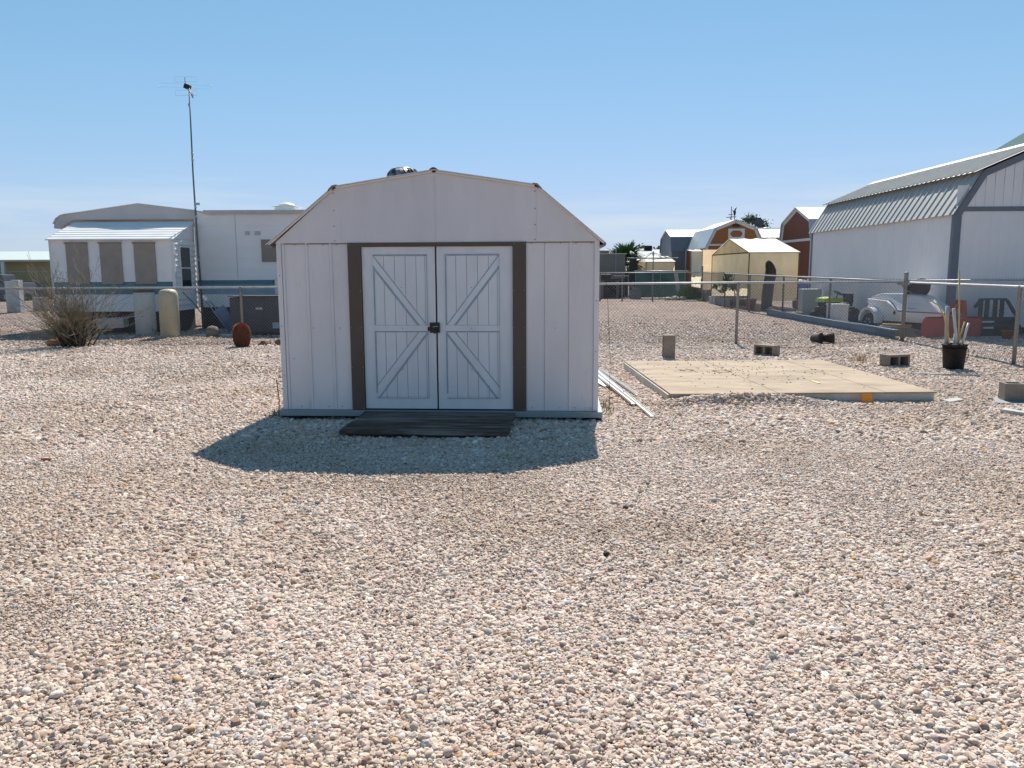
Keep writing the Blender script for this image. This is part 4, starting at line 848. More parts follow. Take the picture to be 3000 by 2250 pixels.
# dark slatted rack
RK = thing('slatted_rack', 'dark green slatted rack in front of the white barn gable at right', 'rack', (10.20, 17.45, 0), R(6))
B().box(0, .66, -.02, .02, .80, .835, .004).done('top_bar', DKGREEN, RK)
for x in (.02, .17, .36, .52): B().box(x, x+.085, -.018, .018, .42, .798).done('slat', DKGREEN, RK)
B().prism([(.62, .80), (.70, .80), (1.02, .36), (.94, .36)], -.02, .02, 'y').done('brace', DKGREEN, RK); B().prism([(.02, .80), (-.10, .66), (-.06, .62), (.06, .74)], -.02, .02, 'y').done('brace', DKGREEN, RK)
for z in (.40, .24): B().box(-.04, .98, -.022, .022, z-.03, z+.02).done('lower_bar', DKGREEN if z < .3 else BLACK, RK)
for z in (.30, .17): B().box(.03, .40, -.01, .01, z, z+.04).done('pale_bar', TRIMW, RK)
B().box(-.05, 1.0, .03, .30, .0, .36, .02).done('crate_base', BLACKPL, RK)
for x in (.0, .9): B().lathe([(.05, -.06), (.13, -.06), (.15, -.02), (.15, .02), (.13, .06), (.05, .06)], 18, mx=Matrix.Translation((x, .0, .15)) @ Matrix.Rotation(R(90), 4, 'X')).done('wheel', TYRE, RK)
o = B().lathe([(.08, 0), (.11, .16), (.12, .16), (.12, .19), (.10, .19), (.07, .02)], 18).done('plant_pot', TERRA, loc=(10.45, 16.75, 0)); tag(o, 'small terracotta pot at the foot of the fence in front of the slatted rack', 'pot')

# ------------------------------------------------------------------ cream tarp tent
TT = thing('tarp_tent', 'large cream tarp tent with a pale pitched roof behind the saguaro', 'tent', (8.86, 30, 0))
def cloth(nm, corners, m, par, n_=10, amp=.03, seed=0, ph=0):
    """a hanging sheet between four corners with soft folds"""
    a, b, c, d = [Vector(p) for p in corners]; rg_ = random.Random(seed); nr = (b-a).cross(d-a).normalized(); t = B(); k1, k2 = rg_.uniform(2, 4), rg_.uniform(5, 9); G_ = []
    for j in range(n_+1):
        row = []
        for i in range(n_+1):
            u, v = i/n_, j/n_; p = a*(1-u)*(1-v)+b*u*(1-v)+c*u*v+d*(1-u)*v
            e = min(u, 1-u, v*3, 1)*2; p = p+nr*amp*min(e, 1)*(math.sin(k1*u*6.28+ph+v*2)+.5*math.sin(k2*u*6.28+v*3+1)); row.append(t.b.verts.new(p))
        G_.append(row)
    for j in range(n_):
        for i in range(n_): t.b.faces.new((G_[j][i], G_[j][i+1], G_[j+1][i+1], G_[j+1][i])).smooth = True
    return t.done(nm, m, par)
TX, TY, E_, PK = 1.86, 5.5, 2.09, 2.68
cloth('front_sheet', ((0, 0, E_), (TX, 0, E_), (TX, 0, .30), (0, 0, .31)), TARP, TT, 14, .025, 1)
cloth('gable_sheet', ((0, 0, E_), (0, TY, E_), (0, TY, .8), (0, 0, .75)), TARP, TT, 14, .025, 2)
B().prism([(0, E_), (TY, E_), (TY/2, PK)], -.004, .0, 'x').done('gable_triangle', TARP, TT)
cloth('back_sheet', ((0, TY, E_), (TX, TY, E_), (TX, TY, .3), (0, TY, .3)), TARP, TT, 8, .02, 3); cloth('end_sheet', ((TX, 0, E_), (TX, TY, E_), (TX, TY, .3), (TX, 0, .3)), TARP, TT, 8, .02, 4)
cloth('roof_sheet', ((-.03, -.05, E_+.01), (TX+.03, -.05, E_+.01), (TX+.0, TY/2, PK+.02), (-.03, TY/2, PK+.02)), TARPROOF, TT, 12, .02, 5); cloth('roof_sheet', ((-.03, TY/2, PK+.02), (TX, TY/2, PK+.02), (TX, TY+.05, E_), (-.03, TY+.05, E_)), TARPROOF, TT, 8, .02, 6)
fr = B()
for x in (0, TX):
    for y in (0, TY): fr.tube([(x, y, 0), (x, y, E_)], .022, 6)
    fr.tube([(x, 0, E_), (x, TY/2, PK), (x, TY, E_), (x, 0, E_)], .022, 6, smooth=False)
for y, z in ((0, E_), (TY, E_), (TY/2, PK)): fr.tube([(0, y, z), (TX, y, z)], .02, 6)
fr.done('pole_frame', RUST, TT)
T2 = thing('tarp_screen', 'tall narrow cream and tan tarp screen behind the far corner post', 'tarp', (8.93, 40.0, 0))
cloth('cream_sheet', ((0, 0, 2.37), (.56, 0, 2.37), (.58, 0, .55), (.05, 0, .62)), TARP, T2, 8, .02, 7); cloth('tan_sheet', ((.57, .02, 2.44), (1.9, .3, 2.44), (1.9, .3, .5), (.57, .02, .45)), TARP2, T2, 8, .03, 8)
cloth('cover_sheet', ((0, 0, 2.37), (.56, 0, 2.37), (.7, 1.2, 2.48), (.0, 1.2, 2.46)), TARPROOF, T2, 6, .02, 9)
fr = B()
for p in ((0, 0), (.565, 0), (1.9, .3), (0, 1.2), (.7, 1.2)): fr.tube([(p[0], p[1]+.03, 0), (p[0], p[1]+.03, 2.4)], .02, 6)
fr.done('pole_frame', GALVD, T2)

# ------------------------------------------------------------------ gambrel / gable outbuildings
def gambrel_x(name, label, loc, rz, Wd, Dp, E0, K, Pk, wallm, roofm, upm=None, base=.15, trim=True, cat='shed', bandz=None, ins=.16):
    """ridge runs along local y, gable faces -y"""
    S = thing(name, label, cat, loc, rz); kx, kz = K
    prof = [(0, E0), (kx, kz), (Wd/2, Pk), (Wd-kx, kz), (Wd, E0)]
    B().prism([(0, base), (Wd, base), (Wd, E0)]+prof[::-1][1:], 0, .04, 'y').done('gable_wall', wallm, S)
    B().prism([(0, base), (Wd, base), (Wd, E0)]+prof[::-1][1:], Dp-.04, Dp, 'y').done('gable_wall', wallm, S)
    for x in (0, Wd-.04): B().box(x, x+.04, .041, Dp-.041, base, E0).done('side_wall', wallm, S)
    B().box(.1, Wd-.1, .1, Dp-.1, 0, base-.002).done('skids', DARKWOOD, S)
    for i, ((a, b), (c, d)) in enumerate(zip(prof, prof[1:])):
        v = Vector((c-a, d-b)).normalized(); nn = Vector((-v.y, v.x))*.05; ov = v*.14
        if i == 0: a, b = a-ov.x, b-ov.y
        if i == 3: c, d = c+ov.x, d+ov.y
        B().prism([(a+nn.x*.2, b+nn.y*.2), (c+nn.x*.2, d+nn.y*.2), (c+nn.x, d+nn.y), (a+nn.x, b+nn.y)], -.12, Dp+.12, 'y').done('roof_slope', (upm or roofm) if i in (1, 2) else roofm, S)
        if trim: B().prism([(a, b+.01), (c, d+.01), (c+v.y*.13, d-v.x*.13), (a+v.y*.13, b-v.x*.13)], -.035, -.003, 'y').done('rake_trim', TRIMW, S)
    if trim:
        for x0 in (0, Wd-.12): B().box(x0, x0+.12, -.025, -.002, base, E0-.02).done('corner_trim', TRIMW, S)
        if bandz: B().box(.1, Wd-.1, -.022, -.002, bandz-.05, bandz+.05).done('band_trim', TRIMW, S)
    return S
A_ = gambrel_x('brown_barn', 'orange-brown stained gambrel shed with white framed octagon window', (10.86, 45, 0), R(-1), 3.2, 5.0, 2.74, (.46, 3.70), 4.16, BRED, ROOFB, ROOFW, bandz=2.82)
fw_ = B()
for x0, x1, z0, z1 in ((1.20, 1.32, 3.16, 3.70), (1.99, 2.11, 3.16, 3.70), (1.321, 1.989, 3.60, 3.70), (1.321, 1.989, 3.16, 3.24)): fw_.box(x0, x1, -.04, -.005, z0, z1)
for (x, z, sx, sz) in ((1.32, 3.60, 1, -1), (1.99, 3.60, -1, -1), (1.32, 3.24, 1, 1), (1.99, 3.24, -1, 1)): fw_.prism([(x, z), (x+sx*.13, z), (x, z+sz*.13)], -.038, -.006, 'y')
wf = fw_.done('window_frame', TRIMW, A_); B().box(1.33, 1.98, -.012, -.006, 3.25, 3.59).done('window_board', BRED, wf)
vt = B().box(1.43, 1.83, -.02, -.004, 3.80, 3.96).done('gable_vent', BLACK, A_)
for k in range(3): B().box(1.45, 1.81, -.03, -.0205, 3.82+.045*k, 3.84+.045*k).done('louvre', RUST, vt)
WV = thing('weather_vane', 'black bird weather vane on the ridge of the orange-brown shed', 'weather vane', (12.42, 45.1, 4.20))
B().tube([(0, 0, 0), (0, 0, .35)], .02, 6).done('rod', BLACK, WV); B().ball((.0, 0, .38), (.07, .05, .17), 2).ball((.03, 0, .56), (.04, .04, .07), 2).prism([(.03, .58), (.12, .70), (.07, .55)], -.015, .015, 'y').prism([(-.03, .30), (-.14, .55), (-.05, .45)], -.015, .015, 'y').done('bird', BLACK, WV)
# grey shed: ridge along X
G_ = thing('grey_shed', 'grey-blue gambrel shed with cream ribbed roof left of the brown shed', 'shed', (9.95, 50, 0))
kp = [(0, 2.54), (.25, 3.44), (1.9, 3.92), (3.55, 3.44), (3.8, 2.54)]
for x in (0, 3.6): B().prism([(0, .1), (3.8, .1)]+kp[::-1], x, x+.04, 'x').done('gable_wall', GREYS, G_)
B().box(.04, 3.6, 0, .04, .1, 2.54).done('front_wall', mat('grey_lower_siding', (.19, .20, .22), .6, var=.1), G_); B().box(.04, 3.6, 3.76, 3.8, .1, 2.54).done('back_wall', GREYS, G_)
for i, ((a, b), (c, d)) in enumerate(zip(kp, kp[1:])):
    v = Vector((c-a, d-b)).normalized(); nn = Vector((-v.y, v.x))*.05
    B().prism([(a, b), (c, d), (c+nn.x, d+nn.y), (a+nn.x, b+nn.y)], -.06, 3.7, 'x').done('roof_slope', GREYS if i in (0, 3) else ROOFW, G_)
    if i == 1:
        for k in range(12): B().prism([(a+nn.x, b+nn.y), (c+nn.x, d+nn.y), (c+nn.x*1.5, d+nn.y*1.5), (a+nn.x*1.5, b+nn.y*1.5)], .02+k*.3, .05+k*.3, 'x').done('roof_rib', ROOFW, G_)
B().box(.041, 3.6, .041, 3.75, .0, .098).done('skids', DARKWOOD, G_)
# red-brown barn behind the big white barn
E2 = thing('red_brown_barn', 'dark red-brown gambrel shed with white metal roof behind the white barn', 'shed', (14.15, 38.0, 0), R(2))
kq = [(0, 2.88), (.22, 3.75), (1.95, 4.42), (3.7, 3.75), (3.9, 2.88)]
for x in (0, 4.4): B().prism([(0, .1), (3.9, .1)]+kq[::-1], x, x+.04, 'x').done('gable_wall', BRED2, E2)
for y in (0, 3.86): B().box(.04, 4.4, y, y+.04, .1, 2.88).done('side_wall', BRED2, E2)
for i, ((a, b), (c, d)) in enumerate(zip(kq, kq[1:])):
    v = Vector((c-a, d-b)).normalized(); nn = Vector((-v.y, v.x))*.06
    B().prism([(a, b), (c, d), (c+nn.x, d+nn.y), (a+nn.x, b+nn.y)], -.12, 4.55, 'x').done('roof_slope', ROOFB if i in (0, 3) else ROOFW, E2)
    B().prism([(a, b), (c, d), (c+v.y*.13, d-v.x*.13), (a+v.y*.13, b-v.x*.13)], -.03, -.002, 'x').done('rake_trim', TRIMW, E2)
B().box(-.03, -.002, .1, 3.8, 2.80, 2.92).done('band_trim', TRIMW, E2); B().box(-.03, -.002, .0, .14, .1, 2.79).done('corner_trim', TRIMW, E2); B().box(-.03, -.002, 3.76, 3.9, .1, 2.79).done('corner_trim', TRIMW, E2); B().box(0, .14, -.03, -.002, .1, 2.86).done('corner_trim', TRIMW, E2)
wf = B().box(-.035, -.002, 1.62, 2.12, 1.92, 2.40).done('window_frame', TRIMW, E2); B().box(-.04, -.036, 1.70, 2.04, 2.0, 2.32).done('pane', GLASS, wf); B().box(.1, 4.3, .1, 3.7, 0, .095).done('skids', DARKWOOD, E2)
# small white-roofed shed and dark-roofed house in the gap
SD = thing('white_roof_shed', 'small shed with cream ribbed roof between the two brown sheds', 'shed', (16.4, 55, 0))
B().box(0, 2.6, 0, 2.5, 0, 3.55).done('wall', TAN, SD); B().slab((-.15, -.15, 3.58), (2.75, -.15, 3.58), (2.45, 1.25, 4.2), (-.15, 1.25, 4.2), .06).done('roof_front', ROOFW, SD); B().slab((-.15, 1.26, 4.2), (2.45, 1.26, 4.2), (2.75, 2.65, 3.58), (-.15, 2.65, 3.58), .06).done('roof_back', ROOFW, SD)
for k in range(8): B().slab((.0+k*.33, -.16, 3.60), (.04+k*.33, -.16, 3.60), (.04+k*.33, 1.25, 4.225), (.0+k*.33, 1.25, 4.225), .02).done('roof_rib', ROOFW, SD)
HC = thing('dark_roof_house', 'house with a dark grey roof and white dome vent between the brown sheds', 'house', (16.8, 61, 0))
B().box(0, 6, 0, 5, 0, 3.7).done('wall', TAN, HC); B().slab((-.3, -.4, 3.72), (6.3, -.4, 3.72), (6.3, 2.5, 4.66), (-.3, 2.5, 4.66), .1).done('roof_front', mat('dark_roof', (.16, .17, .18), .8, var=.15), HC); B().slab((-.3, 2.51, 4.66), (6.3, 2.51, 4.66), (6.3, 5.4, 3.72), (-.3, 5.4, 3.72), .1).done('roof_back', BLACKPL, HC)
B().ball((2.9, 1.7, 4.50), (.3, .3, .16), 2).done('dome_vent', TRIMW, HC, smooth=True); B().cbox((4.9, -.42, 3.85), (2.2, .06, .12), (0, R(28), 0)).done('eave_board', BLACK, HC)
RD = thing('roof_dish', 'dark dish antenna on a pole against the tree behind the brown shed', 'satellite dish', (17.4, 58, 0))
B().tube([(0, 0, 0), (0, 0, 4.55)], .04, 6).done('pole', GALVD, RD); B().lathe([(.01, 0), (.22, .03), (.36, .11), (.36, .12), (.22, .045), (.01, .015)], 24, mx=Matrix.Translation((.25, -.1, 4.72)) @ Matrix.Rotation(R(70), 4, 'X')).done('reflector', GREYBOX, RD, smooth=True)
TA = thing('far_antenna', 'thin aerial on a pole right of the weather vane', 'antenna', (15.6, 57.5, 0))
B().tube([(0, 0, 0), (0, 0, 5.85)], .03, 6).done('pole', GALVD, TA); B().tube([(-.35, 0, 5.1), (.35, 0, 5.15)], .03, 5).tube([(-.2, 0, 5.3), (.1, 0, 5.3)], .03, 5).tube([(-.05, 0, 5.0), (-.05, -.3, 5.15)], .04, 5).done('elements', GALVD, TA)

# palo verde style tree far behind
def crown(t, c, rad, n_, sz, seed):
    rg_ = random.Random(seed); cl = [(Vector((rg_.gauss(0, .45), rg_.gauss(0, .45), rg_.gauss(0, .40))), rg_.uniform(.22, .42)) for _ in range(14)]
    for i in range(n_):
        b, r_ = rg_.choice(cl); p = Vector((b.x+rg_.gauss(0, r_*.5), b.y+rg_.gauss(0, r_*.5), b.z+rg_.gauss(0, r_*.42)))
        p = Vector((c[0]+p.x*rad[0], c[1]+p.y*rad[1], c[2]+p.z*rad[2])); e = Euler((rg_.uniform(0, 6), rg_.uniform(0, 6), rg_.uniform(0, 6))).to_matrix(); s_ = sz*rg_.uniform(.6, 1.4)
        t.face([p+e @ Vector(v)*s_ for v in ((-1, -.4, 0), (0, -.6, .1), (1, 0, 0), (0, .6, .1))])
TE = thing('desert_tree', 'pale green desert tree rising behind the orange-brown shed', 'tree', (19.6, 66, 0))
B().tube([(0, 0, 0), (.1, 0, 1.5), (-.1, .1, 2.6)], [.18, .14, .10], 8).tube([(-.1, .1, 2.5), (-.9, 0, 3.9), (-1.2, .1, 4.8)], [.09, .06, .03], 6).tube([(0, .1, 2.4), (.8, .1, 3.8), (1.3, 0, 5.0)], [.08, .06, .03], 6).tube([(-.1, .1, 2.6), (.05, 0, 4.2), (.0, 0, 5.4)], [.08, .05, .02], 6).done('trunk', DARKWOOD, TE)
t = B(); crown(t, (.1, 0, 5.15), (1.55, 1.4, 1.0), 2600, .075, 3); t.done('crown', LEAF, TE)
for k, (x, y, h, rx, lab) in enumerate(((11.6, 80, 3.0, 1.7, 'left of the far dark bushes over the distant pale roof'), (15.3, 82, 3.1, 1.6, 'right of the far dark bushes over the distant pale roof'))):
    T_ = thing('far_bush', lab, 'bush', (x, y, 0)); B().tube([(0, 0, 0), (0, 0, h)], [.12, .05], 6).done('trunk', DARKWOOD, T_); t = B(); crown(t, (0, 0, h), (rx, 1.2, .75), 700, .12, 20+k); t.done('crown', LEAF, T_)
FR = thing('distant_pale_house', 'distant house with a flat pale roof and black rooftop cooler left of the grey shed', 'house', (9.5, 75, 0))
B().box(0, 7, 0, 7, 0, 2.6).done('wall', TAN, FR); B().slab((-.3, -.3, 2.6), (7.3, -.3, 2.6), (7.3, 5, 3.42), (-.3, 5, 3.42), .12).done('roof', mat('pale_far_roof', (.40, .41, .40), .8, var=.1), FR)
ck = B().box(3.6, 4.35, 4.2, 4.9, 3.32, 3.80, .12).done('rooftop_cooler', BLACKPL, FR)

# small cream canopy, hut, clothesline
CN = thing('small_canopy', 'small cream tarp canopy with pale roof behind the clothesline', 'canopy', (8.04, 48, 0))
cloth('front_sheet', ((0, 0, 1.92), (1.72, 0, 1.92), (1.70, 0, 1.32), (.02, 0, 1.34)), TARP, CN, 8, .02, 31); cloth('side_sheet', ((0, 0, 1.92), (-.02, 3, 1.92), (0, 3, 1.2), (0, 0, 1.3)), TARP2, CN, 8, .02, 32)
cloth('roof_sheet', ((-.02, -.04, 1.93), (1.76, -.04, 1.93), (1.6, 1.6, 2.28), (.12, 1.6, 2.28)), TARPROOF, CN, 8, .02, 33); cloth('roof_sheet', ((.12, 1.61, 2.28), (1.6, 1.61, 2.28), (1.76, 3.1, 1.92), (-.02, 3.1, 1.92)), TARPROOF, CN, 8, .02, 34)
fr = B()
for x in (0, 1.72):
    for y in (0, 3): fr.tube([(x, y, 0), (x, y, 1.92)], .022, 6)
fr.tube([(0, 0, 1.92), (1.72, 0, 1.92)], .02, 6); fr.done('pole_frame', RUST, CN)
HU = thing('tan_hut', 'flat-roofed tan hut just right of the white shed in the background', 'hut', (3.4, 44, 0))
B().box(0, 2.83, 0, 3, 0, 2.30).done('wall', TAN, HU); B().box(-.08, 2.9, -.08, 3.08, 2.302, 2.36, .01).done('roof_edge', RIM, HU)
B().box(.2, 2.02, .6, 2.4, 2.361, 2.50).done('roof_box', TAN, HU); B().box(.1, 2.12, .5, 2.5, 2.502, 2.54).done('roof_box_lid', TRIMW, HU); B().tube([(2.3, -.1, 0), (2.3, -.1, 2.9)], .02, 6).done('vent_pipe', GALV, HU)
CL = thing('rotary_clothesline', 'metal rotary clothesline with spread arms in front of the small cream canopy', 'clothesline', (7.40, 42, 0))
B().tube([(0, 0, 0), (0, 0, 2.40)], .028, 8).done('pole', GALVD, CL); B().lathe([(.05, 2.2), (.06, 2.3), (.03, 2.42)], 10).done('hub', GALV, CL)
for a, l_ in ((20, 1.5), (110, 1.5), (200, 1.55), (290, 1.4)):
    c_, s_ = math.cos(R(a)), math.sin(R(a)); B().tube([(0, 0, 2.02), (c_*l_, s_*l_, 2.08)], .026, 6).done('arm', GALV, CL); B().tube([(c_*.02, s_*.02, 2.36), (c_*l_*.62, s_*l_*.62, 2.07)], .018, 6).done('strut', GALV, CL)
wr = B()
for f in (.55, .78, 1.0): wr.tube([(math.cos(R(a))*l_*f, math.sin(R(a))*l_*f, 2.05+.03*f) for a, l_ in ((20, 1.5), (110, 1.5), (200, 1.55), (290, 1.4), (20, 1.5))], .004, 4, smooth=False)
wr.done('lines', GALV, CL)

# palm
PA = thing('fan_palm', 'bushy green fan palm behind the tan hut', 'palm', (6.45, 46, 0))
B().tube([(0, 0, 0), (.02, 0, .9), (0, 0, 1.75)], [.26, .24, .20], 12).done('trunk', DARKWOOD, PA)
rg = random.Random(9)
for i in range(64):
    a = rg.uniform(0, 6.283); el = rg.uniform(-.45, 1.35); st = rg.uniform(.5, .85); d_ = Vector((math.cos(a)*math.cos(el), math.sin(a)*math.cos(el), math.sin(el)))
    base_ = Vector((0, 0, 1.75)); tip = base_+d_*st; side = d_.cross(Vector((0, 0, 1))).normalized(); upv = side.cross(d_).normalized()
    t = B(); t.tube([base_, tip], [.014, .008], 4, cap=False); rl = rg.uniform(.6, .9)
    for k in range(19):
        th = R(-108+k*12); dd = (d_*math.cos(th)+side*math.sin(th)+upv*rg.uniform(-.12, .12)).normalized(); pd = dd.cross(upv).normalized()*.042; L1 = rl*(1-.25*abs(th)/1.9)*rg.uniform(.85, 1.1); m_ = tip+dd*L1*.55+upv*.02; e_ = tip+dd*L1-Vector((0, 0, .10*L1))
        t.face([tip, m_-pd, e_, m_+pd])
    t.done('frond', PALM, PA)

# saguaros
def saguaro(label, loc, path, rad, bloom=False):
    S = thing('saguaro', label, 'cactus', loc); t = bmesh.new(); nseg = 36; rings = []
    pts = [Vector(p) for p in path]
    for i, p in enumerate(pts):
        rings.append([t.verts.new(p+Vector((math.cos(2*math.pi*k/nseg), math.sin(2*math.pi*k/nseg), 0))*rad[i]*(1+.09*math.cos(12*2*math.pi*k/nseg))) for k in range(nseg)])
    for i in range(len(rings)-1):
        for k in range(nseg): t.faces.new((rings[i][k], rings[i][(k+1) % nseg], rings[i+1][(k+1) % nseg], rings[i+1][k]))
    t.faces.new(rings[-1]); b_ = B(); b_._add(t); b_.done('stem', CACT, S)
    if bloom:
        for k in range(6): B().ball((rg.gauss(-.12, .06), rg.gauss(-.05, .06), pts[-1].z+.02+rg.uniform(0, .10)), (.06, .06, .06), 1).done('blossom', TRIMW, S)
    return S
saguaro('leaning-topped dark saguaro standing in front of the large cream tent', (9.15, 28.5, 0), [(-.06, 0, 0), (-.04, 0, .5), (-.01, 0, .9), (.05, 0, 1.25), (.05, 0, 1.45), (.0, -.02, 1.62), (-.04, -.04, 1.72), (-.05, -.05, 1.78)], [.17, .18, .18, .18, .17, .14, .10, .03])
saguaro('thick dark saguaro with white blossoms on its crown in front of the fan palm', (6.50, 43, 0), [(0, 0, 0), (0, 0, .8), (0, 0, 1.6), (.0, 0, 2.0), (.02, 0, 2.2), (.02, 0, 2.3)], [.17, .18, .18, .16, .11, .02], True)

# teal shade cloth fence, dark bench, weeds, stones, barrel etc.
SC = thing('shade_cloth_screen', 'dark teal shade cloth screen, its foot standing in for ground shade, behind the far chain-link fence', 'screen', (6.4, 41.2, 0))
cloth('cloth', ((0, 0, 1.36), (2.5, .1, 1.36), (2.5, .1, .05), (0, 0, .05)), SHADECLOTH, SC, 12, .03, 41); B().tube([(-.1, 0, 1.40), (2.7, .1, 1.39)], .03, 6).done('top_rail', GALV, SC)  # cloth runs dark down to the ground, standing in for the shadow beneath
for x in (0, 1.25, 2.5): B().tube([(x, .03, 0), (x, .03, 1.38)], .025, 6).done('post', GALVD, SC)
o = B().cbox((0, 0, .62), (.19, .05, 1.30), (0, R(-9), 0), .005).done('leaning_plank', mat('whitewashed_plank', (.42, .41, .38), .8, var=.15), loc=(8.42, 40.6, 0)); tag(o, 'pale plank leaning upright beside the teal shade cloth', 'plank')
DB = thing('dark_workbench', 'dark workbench cluttered with boxes below the tan hut', 'bench', (3.9, 41.6, 0))
B().box(0, 2.1, 0, .9, .96, 1.03, .01).done('top', DARKWOOD, DB); B().box(.05, 2.0, .3, .85, .02, .90, .01).done('crates', BLACKPL, DB)
for x in (.75, 1.55): B().box(x, x+.12, -.03, .09, 0, .958).done('leg', mat('grey_leg_%d' % int(x*100), (.17, .16, .15), .8, var=.15), DB)
B().box(.2, 1.3, .2, .8, 1.031, 1.25, .05).done('bundle', GREYBOX, DB)
o = B().box(-.22, .30, -.25, .25, 0, .42, .02).prism([(-.2, .72), (.3, .43), (-.12, .43)], -.2, .2, 'y').done('covered_box', TAN, loc=(6.30, 41.0, 0)); tag(o, 'tan box with a sloping top right of the dark workbench', 'box')
TB = thing('small_table', 'small grey table right of the dark workbench', 'table', (5.75, 42.2, 0)); B().box(-.4, .4, -.3, .3, 1.12, 1.16).done('top', GALVD, TB)
for x in (-.36, .32): B().box(x, x+.05, -.28, -.23, 0, 1.118).done('leg', GALVD, TB)
def blades(nm, label, loc, n_, h, sx, sy, m, seed, cat='weeds', wdt=.012):
    rg_ = random.Random(seed); t = B()
    for i in range(n_):
        x, y = rg_.gauss(0, sx), rg_.gauss(0, sy); hh = h*rg_.uniform(.35, 1)*math.exp(-(x/sx)**2*.25); a = rg_.uniform(0, 6.28); l_ = rg_.uniform(.05, .35)*h; e = Vector((math.cos(a+1.57), math.sin(a+1.57), 0))*wdt
        b0 = Vector((x, y, 0)); m_ = b0+Vector((math.cos(a)*l_*.4, math.sin(a)*l_*.4, hh*.65)); tp = b0+Vector((math.cos(a)*l_, math.sin(a)*l_, hh))
        t.face([b0-e, b0+e, m_+e*.8, m_-e*.8]); t.face([m_-e*.8, m_+e*.8, tp])
    o = t.done(nm, m, loc=loc); return tag(o, label, cat)
blades('weed_clump', 'large bright green weed clump at the far fence corner', (8.72, 39.3, 0), 1500, .78, .36, .35, WEED, 1)
blades('weed_clump', 'low green weeds in front of the cream tarp screen', (9.35, 37.3, 0), 500, .35, .35, .3, WEED, 2)
PB = thing('leafy_shrub', 'green leafy shrub beside the near corner of the cream tent', 'shrub', (8.75, 31.5, 0)); B().tube([(0, 0, 0), (.05, 0, .5), (-.05, 0, .9)], [.03, .025, .012], 6).done('stem', TWIG, PB); t = B(); crown(t, (-.2, 0, .82), (.50, .45, .36), 900, .05, 5); t.done('crown', LEAF, PB)
FT = thing('garden_bed', 'raised bed edged with white blocks under the cream tarp', 'garden bed', (8.62, 32.3, 0))
for k in range(4): B().box(0.02+.01*k, .22+.01*k, k*.75, k*.75+.62, .0, .30, .02).done('edge_block', RIM if k % 2 else mat('white_edge_%d' % k, (.50, .48, .45), .8, var=.15), FT)
B().box(.25, 1.2, 0, 2.9, 0, .24, .03).done('soil', SKIRT, FT)
o = B().lathe([(.13, 0), (.20, .34), (.215, .34), (.215, .40), (.19, .40), (.12, .03)], 20).done('plant_pot', TERRA, loc=(8.80, 29.4, 0)); tag(o, 'large terracotta pot at the near corner of the cream tent', 'pot')
for k, (x, y, s2, lab) in enumerate(((7.6, 38.9, .14, 'leftmost of the pale stones behind the far fence'), (7.95, 38.8, .18, 'second of the pale stones behind the far fence'), (8.28, 38.7, .17, 'rightmost of the pale stones behind the far fence, beside the weeds'))):
    o = B().ball((0, 0, s2*.4), (s2*1.2, s2, s2*.75), 2, .12, 60+k).done('stone', mat('pale_stone_%d' % k, (.45, .40, .34), .9, var=.25, bump=.4), loc=(x, y, 0)); tag(o, lab, 'stone')
o = B().cbox((0, 0, .03), (.55, .25, .06), None, .01).done('paving_slab', RIM, loc=(8.35, 37.2, 0)); tag(o, 'flat pale slab on the gravel in front of the green weeds', 'slab')
o = B().ball((0, 0, .10), (.10, .10, .16), 2, .1, 71).done('stone', mat('tan_stone', (.34, .25, .15), .9, var=.25), loc=(8.42, 26.0, 0)); tag(o, 'upright tan stone at the far end of the blue steel beam', 'stone')
o = B().ball((0, 0, .07), (.16, .12, .11), 2, .14, 72).done('stone', ROCKG, loc=(9.0, 25.0, 0)); tag(o, 'dark grey stone behind the side fence left of the tan box', 'stone')
BR = thing('blue_barrel', 'blue plastic barrel with white lid beside the cream tent', 'barrel', (11.02, 30.6, 0))
B().lathe([(.22, 0), (.25, .05), (.26, .3), (.25, .33), (.26, .36), (.26, .62), (.25, .66), (.24, .92), (.20, .98), (.02, 1.0)], 24).done('body', mat('blue_barrel_plastic', (.03, .13, .36), .45, var=.1), BR); B().lathe([(.255, .985), (.262, 1.0), (.25, 1.05), (.02, 1.08)], 24).done('lid', TRIMW, BR)
LD = thing('step_ladder', 'pale step ladder leaning beside the blue barrel', 'ladder', (11.28, 30.2, 0))
for x in (0, .42): B().tube([(x, 0, 0), (x, .35, 1.1)], .02, 6).done('rail', GALVD, LD)
for k in range(4): B().tube([(0, .08+.085*k, .25+.26*k), (.42, .08+.085*k, .25+.26*k)], .025, 6).done('rung', TRIMW, LD)
o = B().box(-.25, .25, -.2, .2, 0, .42, .03).done('red_crate', REDP, loc=(10.95, 29.9, 0)); tag(o, 'dull red crate in front of the blue barrel', 'crate')

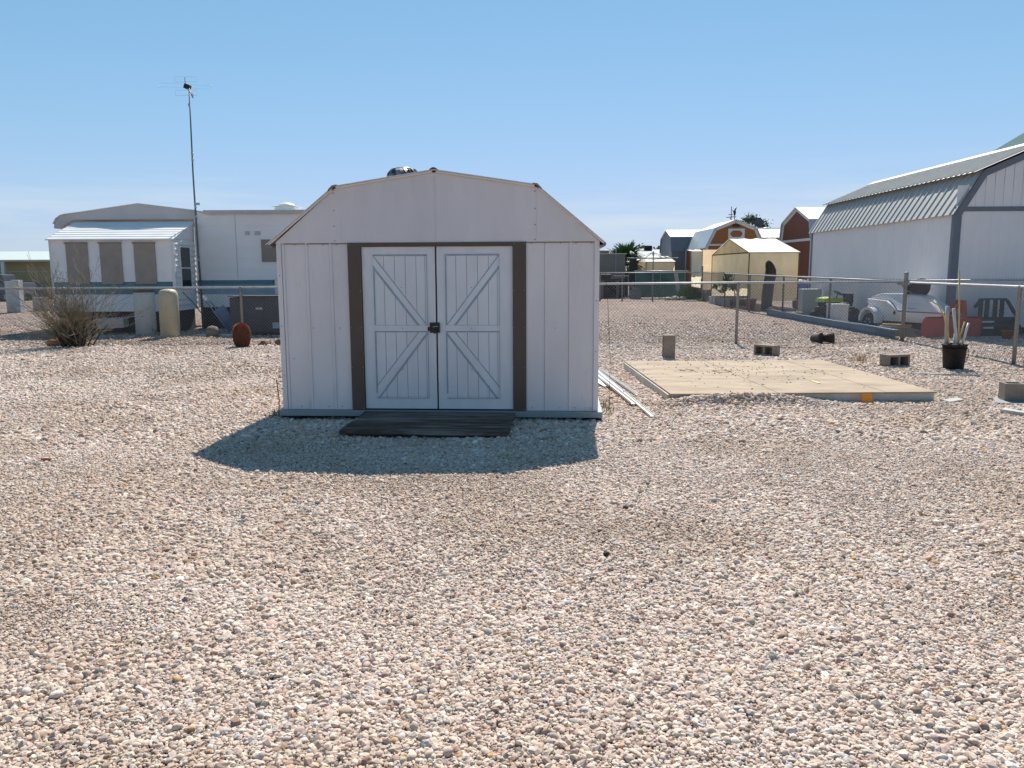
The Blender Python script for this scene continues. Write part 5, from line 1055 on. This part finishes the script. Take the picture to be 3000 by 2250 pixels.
# ------------------------------------------------------------------ dry tufts and litter in the gravel
STRAW = mat('dry_straw', (.40, .29, .15), .85, var=.3)
blades('dry_grass_tuft', 'pale dry grass tuft left of the concrete block by the bucket', (5.62, 12.75, 0), 120, .20, .10, .08, STRAW, 11, 'dry grass', .003)
blades('dry_grass_tuft', 'small dry tuft by the tipped plant pots', (6.45, 15.9, 0), 60, .14, .08, .08, STRAW, 12, 'dry grass', .003)
blades('weed_clump', 'small green weeds against the left front corner of the shed', (-2.42, 8.2, 0), 60, .12, .06, .10, WEED, 13, 'weeds', .004)
blades('weed_clump', 'low dry green weeds along the right side of the shed', (1.02, 8.4, 0), 90, .09, .05, .22, WEED, 14, 'weeds', .003)
blades('dry_grass_tuft', 'dry grass tuft at the foot of the fence post behind the platform', (4.75, 15.75, 0), 60, .12, .14, .06, STRAW, 15, 'dry grass', .003)
rg = random.Random(33); d = B()
for i in range(170):
    y = 2.0+14*rg.random()**1.3; x = rg.uniform(-.62, .62)*y; l_ = rg.uniform(.02, .07)
    a = rg.uniform(0, 3.14); p = Vector((x, y, .022)); v = Vector((math.cos(a), math.sin(a), rg.uniform(-.1, .25)))*l_
    d.tube([p, p+v*.5+Vector((0, 0, .004)), p+v], [.0022, .002, .001], 4, cap=False)
o = d.done('twig_litter', TWIG, kind='stuff'); o['label'] = 'short dry twigs scattered through the gravel'; o['category'] = 'twigs'
o = B().tube([(-.05, -.035, .022), (-.02, -.014, .026), (.02, .012, .024), (.055, .035, .024)], [.0022, .002, .0018, .001], 5).done('dry_twig', DARKWOOD, loc=(-.88, 3.05, 0)); tag(o, 'thin dark twig lying on the gravel in the left foreground', 'twig')
o = B().ball((0, 0, .02), (.045, .02, .012), 2, .1, 5).done('orange_peel', TERRA, loc=(-3.72, 6.20, .0)); tag(o, 'small red-orange chip on the gravel at left', 'chip')

# old damp rings left on the plywood
for k, (x, y, r_, lab) in enumerate(((2.42, 10.9, .10, 'left of two dark round stains on the plywood platform'), (2.86, 10.75, .13, 'right of two dark round stains on the plywood platform'))):
    t = B()
    for i in range(24):
        a0, a1 = 6.2832*i/24, 6.2832*(i+1)/24; q0, q1 = r_*(1+.12*math.sin(3*a0+k)), r_*(1+.12*math.sin(3*a1+k)); w0, w1 = .035+.018*math.sin(2*a0+1), .035+.018*math.sin(2*a1+1)
        if (i+3*k) % 9 < 7: t.face([(q0*math.cos(a0), q0*math.sin(a0), 0), (q1*math.cos(a1), q1*math.sin(a1), 0), ((q1-w1)*math.cos(a1), (q1-w1)*math.sin(a1), 0), ((q0-w0)*math.cos(a0), (q0-w0)*math.sin(a0), 0)])
    o = t.done('water_stain', mat('ring_stain_%d' % k, (.10, .07, .04), .9, var=.3), loc=(x, y, .1165)); tag(o, lab, 'stain')
